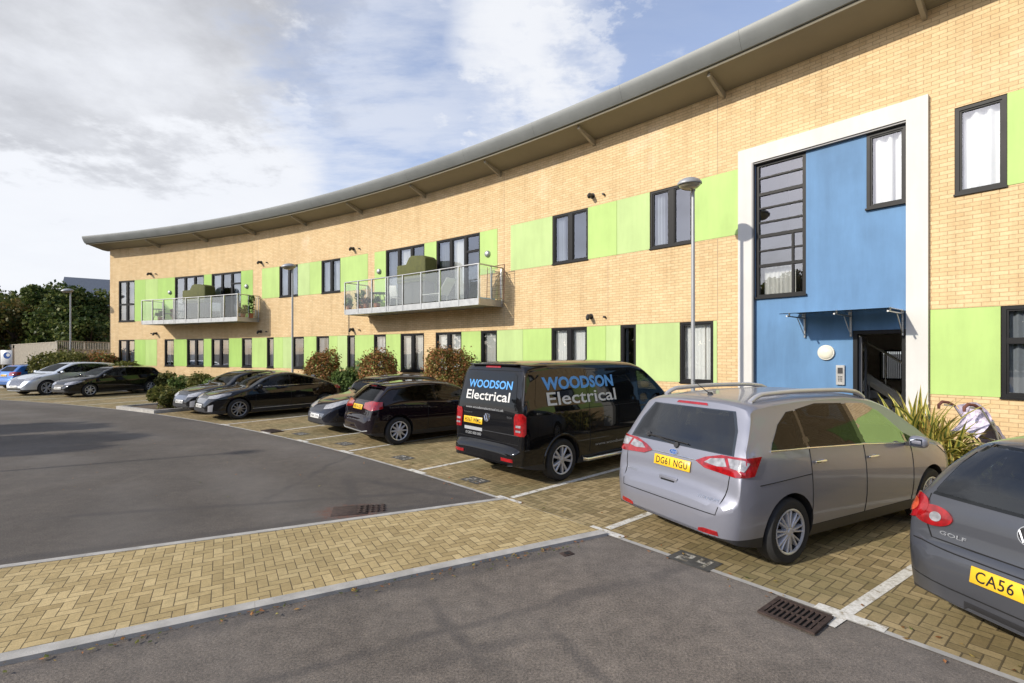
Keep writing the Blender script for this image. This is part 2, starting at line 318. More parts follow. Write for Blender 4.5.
# ------------------------------------------------------------------ objects
def tag(o, label=None, cat=None, group=None, kind=None):
    if label: o['label'] = label
    if cat: o['category'] = cat
    if group: o['group'] = group
    if kind: o['kind'] = kind
    return o
def empty(name, loc=(0, 0, 0), rz=0, label=None, cat=None, group=None):
    o = bpy.data.objects.new(name, None); COL.objects.link(o)
    o.location = loc; o.rotation_euler = (0, 0, rz); o.empty_display_size = .2
    return tag(o, label, cat, group)
def link(name, me, mats, parent=None):
    o = bpy.data.objects.new(name, me); COL.objects.link(o)
    if not isinstance(mats, (list, tuple)): mats = [mats]
    if mats and len(me.materials) == 0:
        for m in mats: me.materials.append(MAT[m] if isinstance(m, str) else m)
    if parent is not None: o.parent = parent
    return o
class MB:
    """collects simple shapes and builds one mesh"""
    def __init__(s): s.v = []; s.f = []; s.uv = []; s.mi = []; s.cur = 0
    def face(s, pts, uvs=None):
        b = len(s.v); s.v += [tuple(p) for p in pts]; s.f.append(tuple(range(b, b + len(pts))))
        s.uv.append(uvs if uvs else [(p[0], p[1]) for p in pts]); s.mi.append(s.cur)
    def box(s, c, d, rz=0, M=None):
        M = M or (Matrix.Translation(c) @ Matrix.Rotation(rz, 4, 'Z'))
        h = [x / 2 for x in d]; q = [M @ Vector((i * h[0], j * h[1], k * h[2])) for k in (-1, 1) for j in (-1, 1) for i in (-1, 1)]
        for f in ((0, 2, 3, 1), (4, 5, 7, 6), (0, 1, 5, 4), (2, 6, 7, 3), (0, 4, 6, 2), (1, 3, 7, 5)): s.face([q[i] for i in f])
    def tube(s, pts, r, n=8, cap=True):
        pts = [Vector(p) for p in pts]; rs = r if isinstance(r, (list, tuple)) else [r] * len(pts)
        rings = []; up = Vector((0, 0, 1)); last = None
        for i, p in enumerate(pts):
            d = (pts[min(i + 1, len(pts) - 1)] - pts[max(i - 1, 0)]).normalized()
            if last is None:
                a = d.cross(up)
                if a.length < .05: a = d.cross(Vector((1, 0, 0)))
            else: a = last - d * last.dot(d)
            a.normalize(); last = a; b = d.cross(a)
            rings.append([p + (a * math.cos(2 * math.pi * k / n) + b * math.sin(2 * math.pi * k / n)) * rs[i] for k in range(n)])
        base = len(s.v)
        for rg in rings: s.v += [tuple(q) for q in rg]
        for i in range(len(rings) - 1):
            for k in range(n):
                k2 = (k + 1) % n
                s.f.append((base + i * n + k, base + i * n + k2, base + (i + 1) * n + k2, base + (i + 1) * n + k)); s.uv.append([(0, 0)] * 4); s.mi.append(s.cur)
        if cap:
            s.f.append(tuple(base + k for k in reversed(range(n)))); s.uv.append([(0, 0)] * n); s.mi.append(s.cur)
            e = base + (len(rings) - 1) * n
            s.f.append(tuple(e + k for k in range(n))); s.uv.append([(0, 0)] * n); s.mi.append(s.cur)
    def lathe(s, prof, M=None, n=24):
        M = M or Matrix.Identity(4); base = len(s.v)
        for r, z in prof:
            for k in range(n):
                a = 2 * math.pi * k / n; s.v.append(tuple(M @ Vector((r * math.cos(a), r * math.sin(a), z))))
        for i in range(len(prof) - 1):
            for k in range(n):
                k2 = (k + 1) % n
                s.f.append((base + i * n + k, base + i * n + k2, base + (i + 1) * n + k2, base + (i + 1) * n + k)); s.uv.append([(0, 0)] * 4); s.mi.append(s.cur)
    def mesh(s, name, weld=True, smooth=None):
        me = bpy.data.meshes.new(name); me.from_pydata(s.v, [], s.f)
        ul = me.uv_layers.new(name='UVMap'); k = 0; flat = []
        for u in s.uv:
            for a in u: flat += [a[0], a[1]]
        ul.data.foreach_set('uv', flat)
        me.polygons.foreach_set('material_index', s.mi)
        if weld:
            bm = bmesh.new(); bm.from_mesh(me); bmesh.ops.remove_doubles(bm, verts=bm.verts, dist=1e-5)
            bmesh.ops.recalc_face_normals(bm, faces=bm.faces); bm.to_mesh(me); bm.free()
        if smooth is not None:
            me.polygons.foreach_set('use_smooth', [True] * len(me.polygons)); me.set_sharp_from_angle(angle=rad(smooth))
        me.update(); return me
    def build(s, name, mats, parent=None, weld=True, smooth=None):
        return link(name, s.mesh(name, weld, smooth), mats, parent)
def bevel(o, w=.01, seg=2, ang=35):
    m = o.modifiers.new('bevel', 'BEVEL'); m.width = w; m.segments = seg; m.limit_method = 'ANGLE'; m.angle_limit = rad(ang)
    for p in o.data.polygons: p.use_smooth = True
    return o
def rbox(name, c, d, mat, parent, w=.01, rz=0, M=None):
    b = MB(); b.box(c, d, rz, M); return bevel(b.build(name, mat, parent), w, 3)

# ------------------------------------------------------------------ plan geometry of the arc
def phi_px(px, R):
    dx, dy = (px - 512) / F, 1.0
    a = dx * dx + dy * dy; b = -2 * (dx * CX + dy * CY); c = CX * CX + CY * CY - R * R
    t = (-b + math.sqrt(b * b - 4 * a * c)) / (2 * a)
    return math.atan2(dy * t - CY, dx * t - CX)
PHI0 = phi_px(110, RW)
def s_px(px, off=0): return RW * (PHI0 - phi_px(px, RW - off))
def wp(s, off=0, z=0):
    ph = PHI0 - s / RW; r = RW - off
    return Vector((CX + r * math.cos(ph), CY + r * math.sin(ph), z))
def gpx(px, py, z=0):
    d = (CAMH - z) * F / (py - HOR); return Vector(((px - 512) / F * d, d, z))
def arcbox(mb, s0, s1, z0, z1, o0, o1, step=.5):
    """curved box on the facade; o0 is the inner offset, o1 the outer (towards the car park)"""
    n = max(1, int(math.ceil((s1 - s0) / step))); S = [s0 + (s1 - s0) * i / n for i in range(n + 1)]
    for a, b in zip(S[:-1], S[1:]):
        uvf = [(a, z0), (b, z0), (b, z1), (a, z1)]
        mb.face([wp(a, o1, z0), wp(b, o1, z0), wp(b, o1, z1), wp(a, o1, z1)], uvf)
        mb.face([wp(b, o0, z0), wp(a, o0, z0), wp(a, o0, z1), wp(b, o0, z1)], uvf)
        mb.face([wp(a, o1, z1), wp(b, o1, z1), wp(b, o0, z1), wp(a, o0, z1)], [(a, z1), (b, z1), (b, z1 + .1), (a, z1 + .1)])
        mb.face([wp(b, o1, z0), wp(a, o1, z0), wp(a, o0, z0), wp(b, o0, z0)], [(b, z0), (a, z0), (a, z0 - .1), (b, z0 - .1)])
    for e, fl in ((s0, 0), (s1, 1)):
        q = [wp(e, o1, z0), wp(e, o1, z1), wp(e, o0, z1), wp(e, o0, z0)]
        if fl: q.reverse()
        mb.face(q, [(e, z0), (e, z1), (e + .1, z1), (e + .1, z0)])
# ------------------------------------------------------------------ building
G1, G2, Z1, Z2, ZW = 1.35, 2.89, 4.885, 6.43, 8.36
SEND = s_px(1024) + 19.0
def windows_spec():
    W = []   # (s0, s1, z0, z1, columns, curtain, door?)
    P = []   # green panels (s0, s1, z0, z1, tone)
    def w(a, b, z0, z1, cols, cur, door=False, rows=None): W.append((s_px(a), s_px(b), z0, z1, cols, cur, door, rows))
    def g(a, b, z0, z1, *tones, split=None):
        sa, sb = s_px(a), s_px(b); e = [sa] + [s_px(k) for k in (split or [])] + [sb]
        for i in range(len(e) - 1): P.append((e[i], e[i + 1], z0, z1, tones[i % len(tones)]))
    # ground floor
    w(118.7, 134.7, G1, G2, 2, 'n'); g(134.7, 157, G1, G2, 'd', 'l', split=[145.5])
    w(164.5, 174, G1, G2, 1, 'n'); g(174, 187, G1, G2, 'd')
    w(187, 203.8, G1, G2, 2, 'n'); g(203.8, 211.5, G1, G2, 'd')
    w(211.5, 229, G1, G2, 2, 'o'); g(229, 242, G1, G2, 'd', 'd')
    w(242, 252, G1, G2, 1, 'o'); g(252, 267, G1, G2, 'l')
    w(267, 273.8, G1, G2, 1, 'n'); g(273.8, 292.5, G1, G2, 'l', 'p', split=[283])
    w(292.5, 304, G1, G2, 1, 'o'); g(304, 316.5, G1, G2, 'l')
    w(316.5, 329, G1, G2, 1, 'n'); g(329, 347.3, G1, G2, 'l', 'p', split=[337.5])
    w(347.3, 355, G1, G2, 1, 'n'); g(355, 374, G1, G2, 'l')
    w(374, 386, G1, G2, 1, 'n'); g(386, 400.7, G1, G2, 'l')
    w(400.7, 424, G1, G2, 2, 'b'); 
    w(435.6, 461.5, G1, G2, 2, 'n'); g(461.5, 481, G1, G2, 'l')
    w(481, 497, G1, G2, 1, 'b'); g(497, 551.6, G1, G2, 'p', 'l', split=[523])
    w(551.6, 587, G1, G2, 2, 'b'); g(587, 620.6, G1, G2, 'l', 'p', split=[606])
    w(620.6, 636, G1, G2, 1, 'g'); g(636, 680, G1, G2, 'p')
    w(680, 713.3, G1, G2, 1, 'b'); g(713.3, 717.3, G1, G2, 'p')
    g(930, 1001, G1, G2, 'l')
    # first floor
    w(118.7, 134.7, 3.98, Z2, 2, 'n', False, [.42]); g(134.7, 175, 3.98, Z2, 'd', 'l', 'd', split=[145.5, 158])
    w(175, 204, 3.98, Z2, 3, 'g', True); g(204, 211.8, 3.98, Z2, 'd')
    w(211.8, 241.2, 3.98, Z2, 3, 'n', True); g(241.2, 253, 3.98, Z2, 'd')
    g(262, 279.5, Z1, Z2, 'l'); w(279.5, 298, Z1, Z2, 2, 'n'); g(298, 321.6, Z1, Z2, 'p', 'l', split=[310])
    w(321.6, 340.5, Z1, Z2, 2, 'n'); g(340.5, 368, Z1, Z2, 'l')
    g(374.6, 386, 3.98, Z2, 'l'); w(386, 424.5, 3.98, Z2, 3, 'g', True); g(424.5, 436.6, 3.98, Z2, 'l')
    w(436.6, 480, 3.98, Z2, 3, 'g', True); g(480, 497.6, 3.98, Z2, 'l')
    g(510.7, 552.6, Z1, Z2, 'p'); w(552.6, 588, Z1, Z2, 2, 'g'); g(588, 650, Z1, Z2, 'l', 'p', split=[617])
    w(650, 693, Z1, Z2, 2, 'g'); g(693, 738.5, Z1, Z2, 'l')
    w(954.5, 1007, Z1, Z2, 1, 'c')
    # beyond the frame to the right, same rhythm
    a = s_px(1007); P.append((a, a + 2.2, Z1, Z2, 'l'))
    b = s_px(1001); W.append((b, b + 1.25, G1, G2, 1, 'g', False, [.62])); P.append((b + 1.25, b + 4.2, G1, G2, 'l')); W.append((b + 4.2, b + 5.9, G1, G2, 2, 'n', False, None))
    P.append((b + 5.9, b + 8.6, G1, G2, 'p')); W.append((b + 10.2, b + 11.5, G1, G2, 1, 'n', False, None))
    W.append((a + 2.2, a + 3.9, Z1, Z2, 2, 'n', False, None)); P.append((a + 3.9, a + 7.0, Z1, Z2, 'p')); W.append((a + 10.6, a + 12.2, Z1, Z2, 2, 'n', False, None)); P.append((a + 8.2, a + 10.6, Z1, Z2, 'l'))
    return W, P

def sheet(mb, ss, zz, holes, off, rev=.12):
    """facade skin between the given lines, leaving out the holes, with returns into them"""
    for i in range(len(ss) - 1):
        for j in range(len(zz) - 1):
            s, z = (ss[i] + ss[i + 1]) / 2, (zz[j] + zz[j + 1]) / 2
            if any(h[0] < s < h[1] and h[2] < z < h[3] for h in holes): continue
            mb.face([wp(ss[i], off, zz[j]), wp(ss[i + 1], off, zz[j]), wp(ss[i + 1], off, zz[j + 1]), wp(ss[i], off, zz[j + 1])],
                    [(ss[i], zz[j]), (ss[i + 1], zz[j]), (ss[i + 1], zz[j + 1]), (ss[i], zz[j + 1])])
    for h in holes:
        if not rev: break
        a, b, c, d = h[:4]
        n = max(1, int((b - a) / .6)); L = [a + (b - a) * k / n for k in range(n + 1)]
        for x, y in zip(L[:-1], L[1:]):
            for z in (c, d): mb.face([wp(x, off, z), wp(y, off, z), wp(y, off - rev, z), wp(x, off - rev, z)], [(x, z), (y, z), (y, z + rev), (x, z + rev)])
        for x in (a, b): mb.face([wp(x, off, c), wp(x, off, d), wp(x, off - rev, d), wp(x, off - rev, c)], [(x, c), (x, d), (x + rev, d), (x + rev, c)])
def lines(vals, lo, hi, step):
    v = sorted(set([round(x, 4) for x in vals if lo < x < hi] + [lo, hi])); o = [v[0]]
    for a, b in zip(v[:-1], v[1:]):
        n = max(1, int(math.ceil((b - a) / step)))
        o += [a + (b - a) * k / n for k in range(1, n + 1)]
    return o

def window(bld, s0, s1, z0, z1, cols, cur, door, rows):
    """frame mesh is the part; pane, blinds and curtains its sub-parts"""
    f = MB(); t = .062; oi, oo = -.11, -.018
    arcbox(f, s0 + .004, s0 + t, z0 + .004, z1 - .004, oi, oo); arcbox(f, s1 - t, s1 - .004, z0 + .004, z1 - .004, oi, oo)
    arcbox(f, s0 + t, s1 - t, z1 - t, z1 - .004, oi, oo); arcbox(f, s0 + t, s1 - t, z0 + .004, z0 + t, oi, oo)
    if not door: arcbox(f, s0 - .01, s1 + .01, z0 - .022, z0 + .012, -.05, .04)
    Wd = s1 - s0; m = .075 if cols == 2 else .06
    xs = [s0 + t]
    for k in range(1, cols):
        c = s0 + Wd * k / cols; arcbox(f, c - m, c + m, z0 + t, z1 - t, oi, oo - .004); xs += [c - m, c + m]
    xs.append(s1 - t)
    zs = [z0 + t, z1 - t]
    if rows:
        for r in rows:
            c = z0 + (z1 - z0) * r; arcbox(f, s0 + t, s1 - t, c - .05, c + .05, oi, oo - .008)
    if door:
        c = z1 - .62; arcbox(f, xs[-2], xs[-1], c - .04, c + .04, oi, oo - .008)
        f2 = (z1 - z0) * .0
    # inner sash bead
    for a, b in zip(xs[::2], xs[1::2]):
        u = .028
        arcbox(f, a, a + u, z0 + t, z1 - t, oi, oo - .02); arcbox(f, b - u, b, z0 + t, z1 - t, oi, oo - .02)
        arcbox(f, a + u, b - u, z1 - t - u, z1 - t, oi, oo - .02); arcbox(f, a + u, b - u, z0 + t, z0 + t + u, oi, oo - .02)
    w = f.build('window', 'frame', bld)
    p = MB()
    for a, b in zip(xs[::2], xs[1::2]): p.face([wp(a, -.07, z0 + t), wp(b, -.07, z0 + t), wp(b, -.07, z1 - t), wp(a, -.07, z1 - t)])
    p.build('pane', 'pane', w, weld=False)
    def drape(a, b, mat, name='curtain', zt=z1 - .05, zb=z0 + .03, amp=.03, per=.11):
        c = MB(); n = max(6, int((b - a) / .02)); ph = random.random() * 6; pt = []
        for k in range(n + 1):
            s = a + (b - a) * k / n; q = math.sin(s / per * 6.28 + ph + .8 * math.sin(s * 9)); pt.append((s, -.17 + amp * q))
        for (sa, oa), (sb, ob) in zip(pt[:-1], pt[1:]):
            c.face([wp(sa, oa * .8 - .05, zb), wp(sb, ob * .8 - .05, zb), wp(sb, ob, zt), wp(sa, oa, zt)])
        c.build(name, mat, w, smooth=60)
    def blind(mat='blind', zb=z0 + .05):
        c = MB(); z = z1 - .08
        while z > zb: arcbox(c, s0 + .05, s1 - .05, z - .022, z, -.215, -.21, 2); z -= .03
        c.build('blind', mat, w)
    if cur == 'n':
        e = random.choice([.36, .45, .5, .5]); drape(s0 + .03, s0 + Wd * e, 'curtain'); drape(s0 + Wd * (1 - e), s1 - .03, 'curtain')
    elif cur == 'c': drape(s0 + .1, s1 - .03, 'curtain', amp=.05, per=.2)
    elif cur == 'o': drape(s0 + .03, s0 + Wd * .22, 'curtain_cream'); blind('blind', z1 - .5)
    elif cur == 'b':
        for a, b in zip(xs[::2], xs[1::2]): drape(a - .02, b + .02, 'blind' if random.random() < .6 else 'curtain', amp=.012, per=.09)
    elif cur == 'g':
        drape(s0 + .03, s0 + Wd * .28, 'curtain_grey'); 
        if door: drape(s0 + Wd * .36, s0 + Wd * .62, 'curtain', amp=.04)
    return w

def build_building():
    B = empty('apartment_building', wp(0, 0, 0), 0, 'curved two storey buff brick apartment block with lime green panels and a blue entrance bay', 'building')
    B.location = (0, 0, 0)
    W, P = windows_spec()
    ps0, ps1 = s_px(739.6), s_px(929.2)                  # white entrance frame
    holes = [w[:4] for w in W]; cut = holes + [p[:4] for p in P] + [(ps0, ps1, -.2, 6.80)]
    ss = lines([x for h in cut for x in h[:2]], 0, SEND, .6); zz = lines([x for h in cut for x in h[2:4] if x > 0], 0, ZW + .1, 3)
    mb = MB(); sheet(mb, ss, zz, cut, 0, 0)
    for h in holes: sheet(mb, [], [], [h], 0, .12)
    # gable end, back and far end
    def rad_wall(s, o0, o1, z0, z1):
        mb.face([wp(s, o0, z0), wp(s, o1, z0), wp(s, o1, z1), wp(s, o0, z1)], [(0, z0), (o0 - o1, z0), (o0 - o1, z1), (0, z1)])
    rad_wall(0, 0, -11, 0, ZW + .1); rad_wall(SEND, 0, -11, 0, ZW + .1)
    bs = lines([], 0, SEND, 2)
    BW = (35.98, 36.58, 1.12, 2.2); bs = lines([BW[0], BW[1]], 0, SEND, 2)
    for a, b in zip(bs[:-1], bs[1:]):
        for c, d in ((0, BW[2]), (BW[2], BW[3]), (BW[3], ZW + .5)):
            if BW[0] < (a + b) / 2 < BW[1] and c == BW[2]: continue
            mb.face([wp(a, -11, c), wp(b, -11, c), wp(b, -11, d), wp(a, -11, d)], [(a, c), (b, c), (b, d), (a, d)])
    mb.build('wall', 'brick', B, weld=False)
    # movement joints in the brickwork
    for px, z0, z1 in ((717.6, G2 + .02, Z1 - .02), (717.6, .1, G1 - .02), (717.6, Z2 + .02, ZW), (608, G2 + .02, Z1 - .02), (258, .1, 8.3), (371, .1, 8.3), (504, G2 + .02, 8.3), (118, .1, 3.9)):
        s = s_px(px); mb = MB(); arcbox(mb, s - .008, s + .008, z0, z1, -.01, .003); mb.build('movement_joint', 'seam_joint', B)
    for a, b, c, d, t in P:
        q = MB(); arcbox(q, a + .005, b - .005, c + .005, d - .005, -.04, .008)
        q.build('green_panel', {'p': 'green_pale', 'd': 'green_deep', 'l': 'green_lime'}[t], B)
    for w in W: window(B, *w)
    # rooms behind
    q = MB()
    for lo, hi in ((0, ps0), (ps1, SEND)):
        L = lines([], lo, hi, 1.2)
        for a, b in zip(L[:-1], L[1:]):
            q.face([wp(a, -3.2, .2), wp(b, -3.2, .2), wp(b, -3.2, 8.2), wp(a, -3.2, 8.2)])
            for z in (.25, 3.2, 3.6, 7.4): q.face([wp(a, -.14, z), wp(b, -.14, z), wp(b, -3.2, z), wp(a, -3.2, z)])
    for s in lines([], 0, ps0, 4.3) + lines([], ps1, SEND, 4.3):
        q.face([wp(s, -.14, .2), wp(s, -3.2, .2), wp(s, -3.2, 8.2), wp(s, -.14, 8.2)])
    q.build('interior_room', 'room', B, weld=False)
    # roof: soffit, fascia in lengths, covering
    sL, sR = s_px(86, 1.0) - .1, SEND + 1.2
    R_ = lines([], sL, sR, .8)
    def strip(mb, prof, a, b):
        for (o0, z0), (o1, z1) in zip(prof[:-1], prof[1:]):
            mb.face([wp(a, o0, z0), wp(b, o0, z0), wp(b, o1, z1), wp(a, o1, z1)], [(a, o0), (b, o0), (b, o1), (a, o1)])
    q = MB()
    for a, b in zip(R_[:-1], R_[1:]): strip(q, [(-.3, ZW - .01), (0, ZW), (.88, 8.545)], a, b)
    q.build('soffit', 'soffit', B)
    q = MB(); strip_prof = [(.88, 8.545), (.90, 8.515), (.93, 8.515), (.95, 8.56)]
    for a, b in zip(R_[:-1], R_[1:]): strip(q, strip_prof, a, b)
    q.build('drip_edge', 'soffit', B, smooth=30)
    q = MB()
    for a, b in zip(R_[:-1], R_[1:]): strip(q, [(.90, 8.575), (.945, 8.60), (1.0, 8.86), (.7, 8.93)], a, b)
    q.build('fascia_backing', 'dark', B)
    prof = [(.955, 8.57), (1.0, 8.575), (1.07, 8.67), (1.13, 8.80), (1.165, 8.91), (1.16, 8.955), (1.12, 8.98), (1.0, 8.99)]
    q = MB(); J = lines([], sL, sR, 3.05)
    for a, b in zip(J[:-1], J[1:]):
        k = lines([], a + .002, b - .002, .8)
        for x, y in zip(k[:-1], k[1:]): strip(q, prof, x, y)
    for e in (sL, sR):
        q.face([wp(e, o, z) for o, z in [(-11.4, 8.5)] + prof + [(-11.4, 10.0)]])
    q.build('fascia', 'fascia', B, smooth=40)
    q = MB()
    for a, b in zip(R_[:-1], R_[1:]): strip(q, [(1.0, 8.985), (-11.6, 9.95), (-11.6, 8.5), (-11, 8.5)], a, b)
    q.build('roof', 'roof', B)
    # eaves brackets
    sp = [160, 208.5, 257, 308, 364, 429, 505, 599, 728, 925]; S = [s_px(x) for x in sp]
    d = (S[-1] - S[0]) / 9; S = [.5 * (S[0] + d * i) + .5 * S[i] for i in range(10)]
    for s in S + [S[-1] + d, S[-1] + 2 * d, S[-1] + 3 * d]:
        b = MB(); w = .035
        for e in (-w, w): 
            pass
        A = [(0, 8.35), (0, 8.20), (.12, 8.21), (.80, 8.44), (.80, 8.525)]
        l = [wp(s - w, o, z) for o, z in A]; r = [wp(s + w, o, z) for o, z in A]
        b.face(l); b.face(list(reversed(r)))
        for i in range(len(A)): j = (i + 1) % len(A); b.face([l[i], l[j], r[j], r[i]])
        b.build('eaves_bracket', 'bracket', B)
    # flues and vents in pairs
    for px, py, big in ((592.5, 197, 1), (604.3, 194.5, 0), (591, 317.5, 1), (605.3, 317, 0), (353.5, 249.5, 1), (360, 248.8, 0), (353, 330.2, 1), (360, 330, 0),
                        (151, 274.4, 1), (156.5, 274, 0), (261.3, 263, 1), (267.4, 262.5, 0), (156.5, 334, 1), (152, 333.5, 0), (261, 332.2, 1), (267, 331.8, 0)):
        s = s_px(px); p = wp(s); z = CAMH + (HOR - py) * p.y / F
        b = MB(); n = (wp(s, 1) - wp(s, 0)).normalized()
        if big:
            b.tube([wp(s, -.02, z + .03), wp(s, .16, z + .03)], .062, 14); b.tube([wp(s, .12, z + .03), wp(s + .02, .2, z - .01), wp(s + .05, .24, z - .07)], [.062, .06, .045], 14)
            b.lathe([(.0, 0), (.085, 0), (.085, .012), (0, .012)], Matrix.Translation(wp(s, 0, z + .03)) @ n.to_track_quat('Z', 'Y').to_matrix().to_4x4(), 18)
        else: b.tube([wp(s, -.02, z), wp(s, .09, z)], .03, 12)
        b.build('flue' if big else 'overflow_pipe', 'plastic', B, smooth=40)
    # wall lights over the balconies
    for px, py in ((170.3, 292.5), (247, 286.5), (379.5, 271.5), (488, 254)):
        s = s_px(px); p = wp(s); z = CAMH + (HOR - py) * p.y / F; n = (wp(s, 1) - wp(s, 0)).normalized()
        b = MB(); b.lathe([(0, .10), (.06, .095), (.10, .07), (.12, .03), (.12, 0), (0, 0)], Matrix.Translation(wp(s, .01, z)) @ n.to_track_quat('Z', 'Y').to_matrix().to_4x4(), 20)
        b.build('wall_light', 'galv', B, smooth=40)

    # ---- entrance bay
    zi, zo = 6.45, 6.80; i0, i1 = s_px(753.3), s_px(907.2)
    q = MB(); arcbox(q, ps0, i0, .02, zo, -.12, .09); arcbox(q, i1, ps1, .02, zo, -.12, .09); arcbox(q, i0, i1, zi, zo, -.12, .09)
    fr = q.build('entrance_surround', 'white_render', B)
    sw0, sw1 = s_px(755.3), s_px(805.5); sz0, sz1 = 3.36, zi - .01
    rw0, rw1 = s_px(866), i1 - .005; rz0 = 4.93
    d0, d1 = s_px(852.6), i1 - .02; dz1 = 2.55; dz0 = .12
    q = MB(); H = [(sw0, sw1, sz0, zi + 1), (rw0, i1 + 1, rz0, zi + 1), (d0, i1 + 1, -.1, dz1)]
    zz = lines([x for h in H for x in h[2:4]] + [2.98], 0, zi + .02, 3); ss = lines([x for h in H for x in h[:2]], i0 - .02, i1 + .02, .5)
    sheet(q, ss, zz, [(a, min(b, i1 + .02), c, min(d, zi + .02)) for a, b, c, d in H], -.03, .1)
    q.build('blue_wall', 'blue_render', B, weld=False)
    q = MB(); arcbox(q, i0, i0 + .035, .02, zi, -.1, .085); arcbox(q, i0 + .035, i1, zi - .035, zi, -.1, .06); q.build('surround_lining', 'frame_light', B)
    # stair window
    f = MB(); oi, oo = -.13, -.035; t = .07
    arcbox(f, sw0, sw0 + t, sz0, sz1, oi, oo); arcbox(f, sw1 - t, sw1, sz0, sz1, oi, oo); arcbox(f, sw0 + t, sw1 - t, sz1 - .09, sz1, oi, oo); arcbox(f, sw0 + t, sw1 - t, sz0, sz0 + .07, oi, oo)
    arcbox(f, sw0 - .015, sw1 + .02, sz0 - .03, sz0 + .01, -.08, .03)
    Ht = sz1 - sz0
    for c, hh in ((.885, .018), (.765, .034), (.66, .018), (.555, .018), (.455, .036), (.345, .018), (.235, .034)):
        z = sz0 + Ht * c; arcbox(f, sw0 + t, sw1 - t, z - hh, z + hh, oi, oo - .006)
    mx = sw0 + (sw1 - sw0) * .74; arcbox(f, mx - .022, mx + .022, sz0 + t, sz0 + Ht * .45, oi, oo - .012)
    wf = f.build('stair_window', 'frame', B)
    q = MB(); q.face([wp(sw0 + .05, -.08, sz0), wp(sw1 - .05, -.08, sz0), wp(sw1 - .05, -.08, sz1), wp(sw0 + .05, -.08, sz1)]); q.build('pane', 'pane', wf, weld=False)
    q = MB(); c0 = sw0 + (sw1 - sw0) * .1
    for k in range(24):
        a = c0 + k * .028; b = a + .028; oa, ob = -.25 + .02 * math.sin(k * 1.9), -.25 + .02 * math.sin((k + 1) * 1.9); q.face([wp(a, oa, sz0 + .05), wp(b, ob, sz0 + .05), wp(b, ob, sz0 + .7), wp(a, oa, sz0 + .7)])
    q.build('curtain', 'blind', wf, smooth=60)
    s_, z_ = sw0 + (sw1 - sw0) * .66, sz0 + Ht * .58
    q = MB(); q.lathe([(0, .05), (.09, .05), (.14, 0), (.09, -.05), (0, -.05)], Matrix.Translation(wp(s_, -.4, z_)), 18); q.tube([wp(s_, -.4, z_), wp(s_ + .15, -.4, z_ + .05), wp(s_ + .15, -.4, z_ + 1.1)], .03, 6); q.build('stair_lamp', 'plastic', wf, smooth=40)
    window(B, rw0, rw1, rz0, zi - .04, 1, 'c', False, None)
    # door frame, open leaf, lobby with stair
    f = MB(); arcbox(f, d0, d0 + .075, dz0, dz1, -.14, -.02); arcbox(f, d1 - .065, d1, dz0, dz1, -.14, -.02); arcbox(f, d0 + .075, d1 - .065, dz1 - .075, dz1, -.14, -.02); arcbox(f, d0, d1, 0, dz0, -.4, .05)
    df = f.build('door_frame', 'frame', B)
    hinge = wp(d0 + .09, -.16, 0); inn = (wp(d0, -1) - wp(d0, 0)).normalized(); ang = math.atan2(inn.y, inn.x) + rad(9)
    q = MB(); dr = Matrix.Translation(hinge) @ Matrix.Rotation(ang, 4, 'Z')
    for c, d in (((.5, 0, 1.32), None),):
        q.box(None, (.10, .05, 2.3), M=dr @ Matrix.Translation((.05, 0, 1.28))); q.box(None, (.10, .05, 2.3), M=dr @ Matrix.Translation((.95, 0, 1.28)))
        q.box(None, (.8, .05, .1), M=dr @ Matrix.Translation((.5, 0, 2.38))); q.box(None, (.8, .05, .22), M=dr @ Matrix.Translation((.5, 0, .24)))
    leaf = q.build('door_leaf', 'frame_light', B)
    q = MB(); q.box(None, (.8, .012, 1.98), M=dr @ Matrix.Translation((.5, 0, 1.34))); q.build('pane', 'pane', leaf)
    q = MB(); q.tube([dr @ Vector((.88, -.07, .9)), dr @ Vector((.88, -.07, 1.5))], .015, 10); q.build('handle', 'steel', leaf)
    L0, L1 = 34.6, i1 + .6; q = MB()
    bw = lines([BW[0], BW[1]], L0, L1, 2)
    for a, b in zip(bw[:-1], bw[1:]):
        for c, d in ((0, BW[2]), (BW[2], BW[3]), (BW[3], 3.0)):
            if BW[0] < (a + b) / 2 < BW[1] and c == BW[2]: continue
            q.face([wp(a, -10.95, c), wp(b, -10.95, c), wp(b, -10.95, d), wp(a, -10.95, d)])
    for s in (L0, L1): q.face([wp(s, -.14, 0), wp(s, -10.95, 0), wp(s, -10.95, 3.0), wp(s, -.14, 3.0)])
    q.face([wp(L0, -3.0, 3.0), wp(L1, -3.0, 3.0), wp(L1, -10.95, 3.0), wp(L0, -10.95, 3.0)])
    q.face([wp(L0, -.14, dz0 - .01), wp(L1, -.14, dz0 - .01), wp(L1, -10.95, dz0 - .01), wp(L0, -10.95, dz0 - .01)])
    q.build('lobby', 'lobby', B, weld=False)
    q = MB(); a, b, c, d = BW
    for x in (a, b - .05): arcbox(q, x, x + .05, c, d, -11.02, -10.9)
    for z in (c, d - .05): arcbox(q, a + .05, b - .05, z, z + .05, -11.02, -10.9)
    rw_ = q.build('rear_window', 'frame', B); q = MB(); n = 9
    for k in range(n): x = a + .06 + (b - a - .12) * k / n; arcbox(q, x, x + .028, c + .05, d - .05, -10.93, -10.925, 1)
    q.build('slat_blind', 'curtain', rw_)
    q = MB(); q.face([wp(a, -10.97, c), wp(b, -10.97, c), wp(b, -10.97, d), wp(a, -10.97, d)]); q.build('pane', 'frost_glass', rw_, weld=False)
    q = MB()   # upper stairwell room behind the stair window
    for o, s in ((-3.0, None),): q.face([wp(sw0 - .3, o, 3.1), wp(sw1 + 1.5, o, 3.1), wp(sw1 + 1.5, o, 7), wp(sw0 - .3, o, 7)])
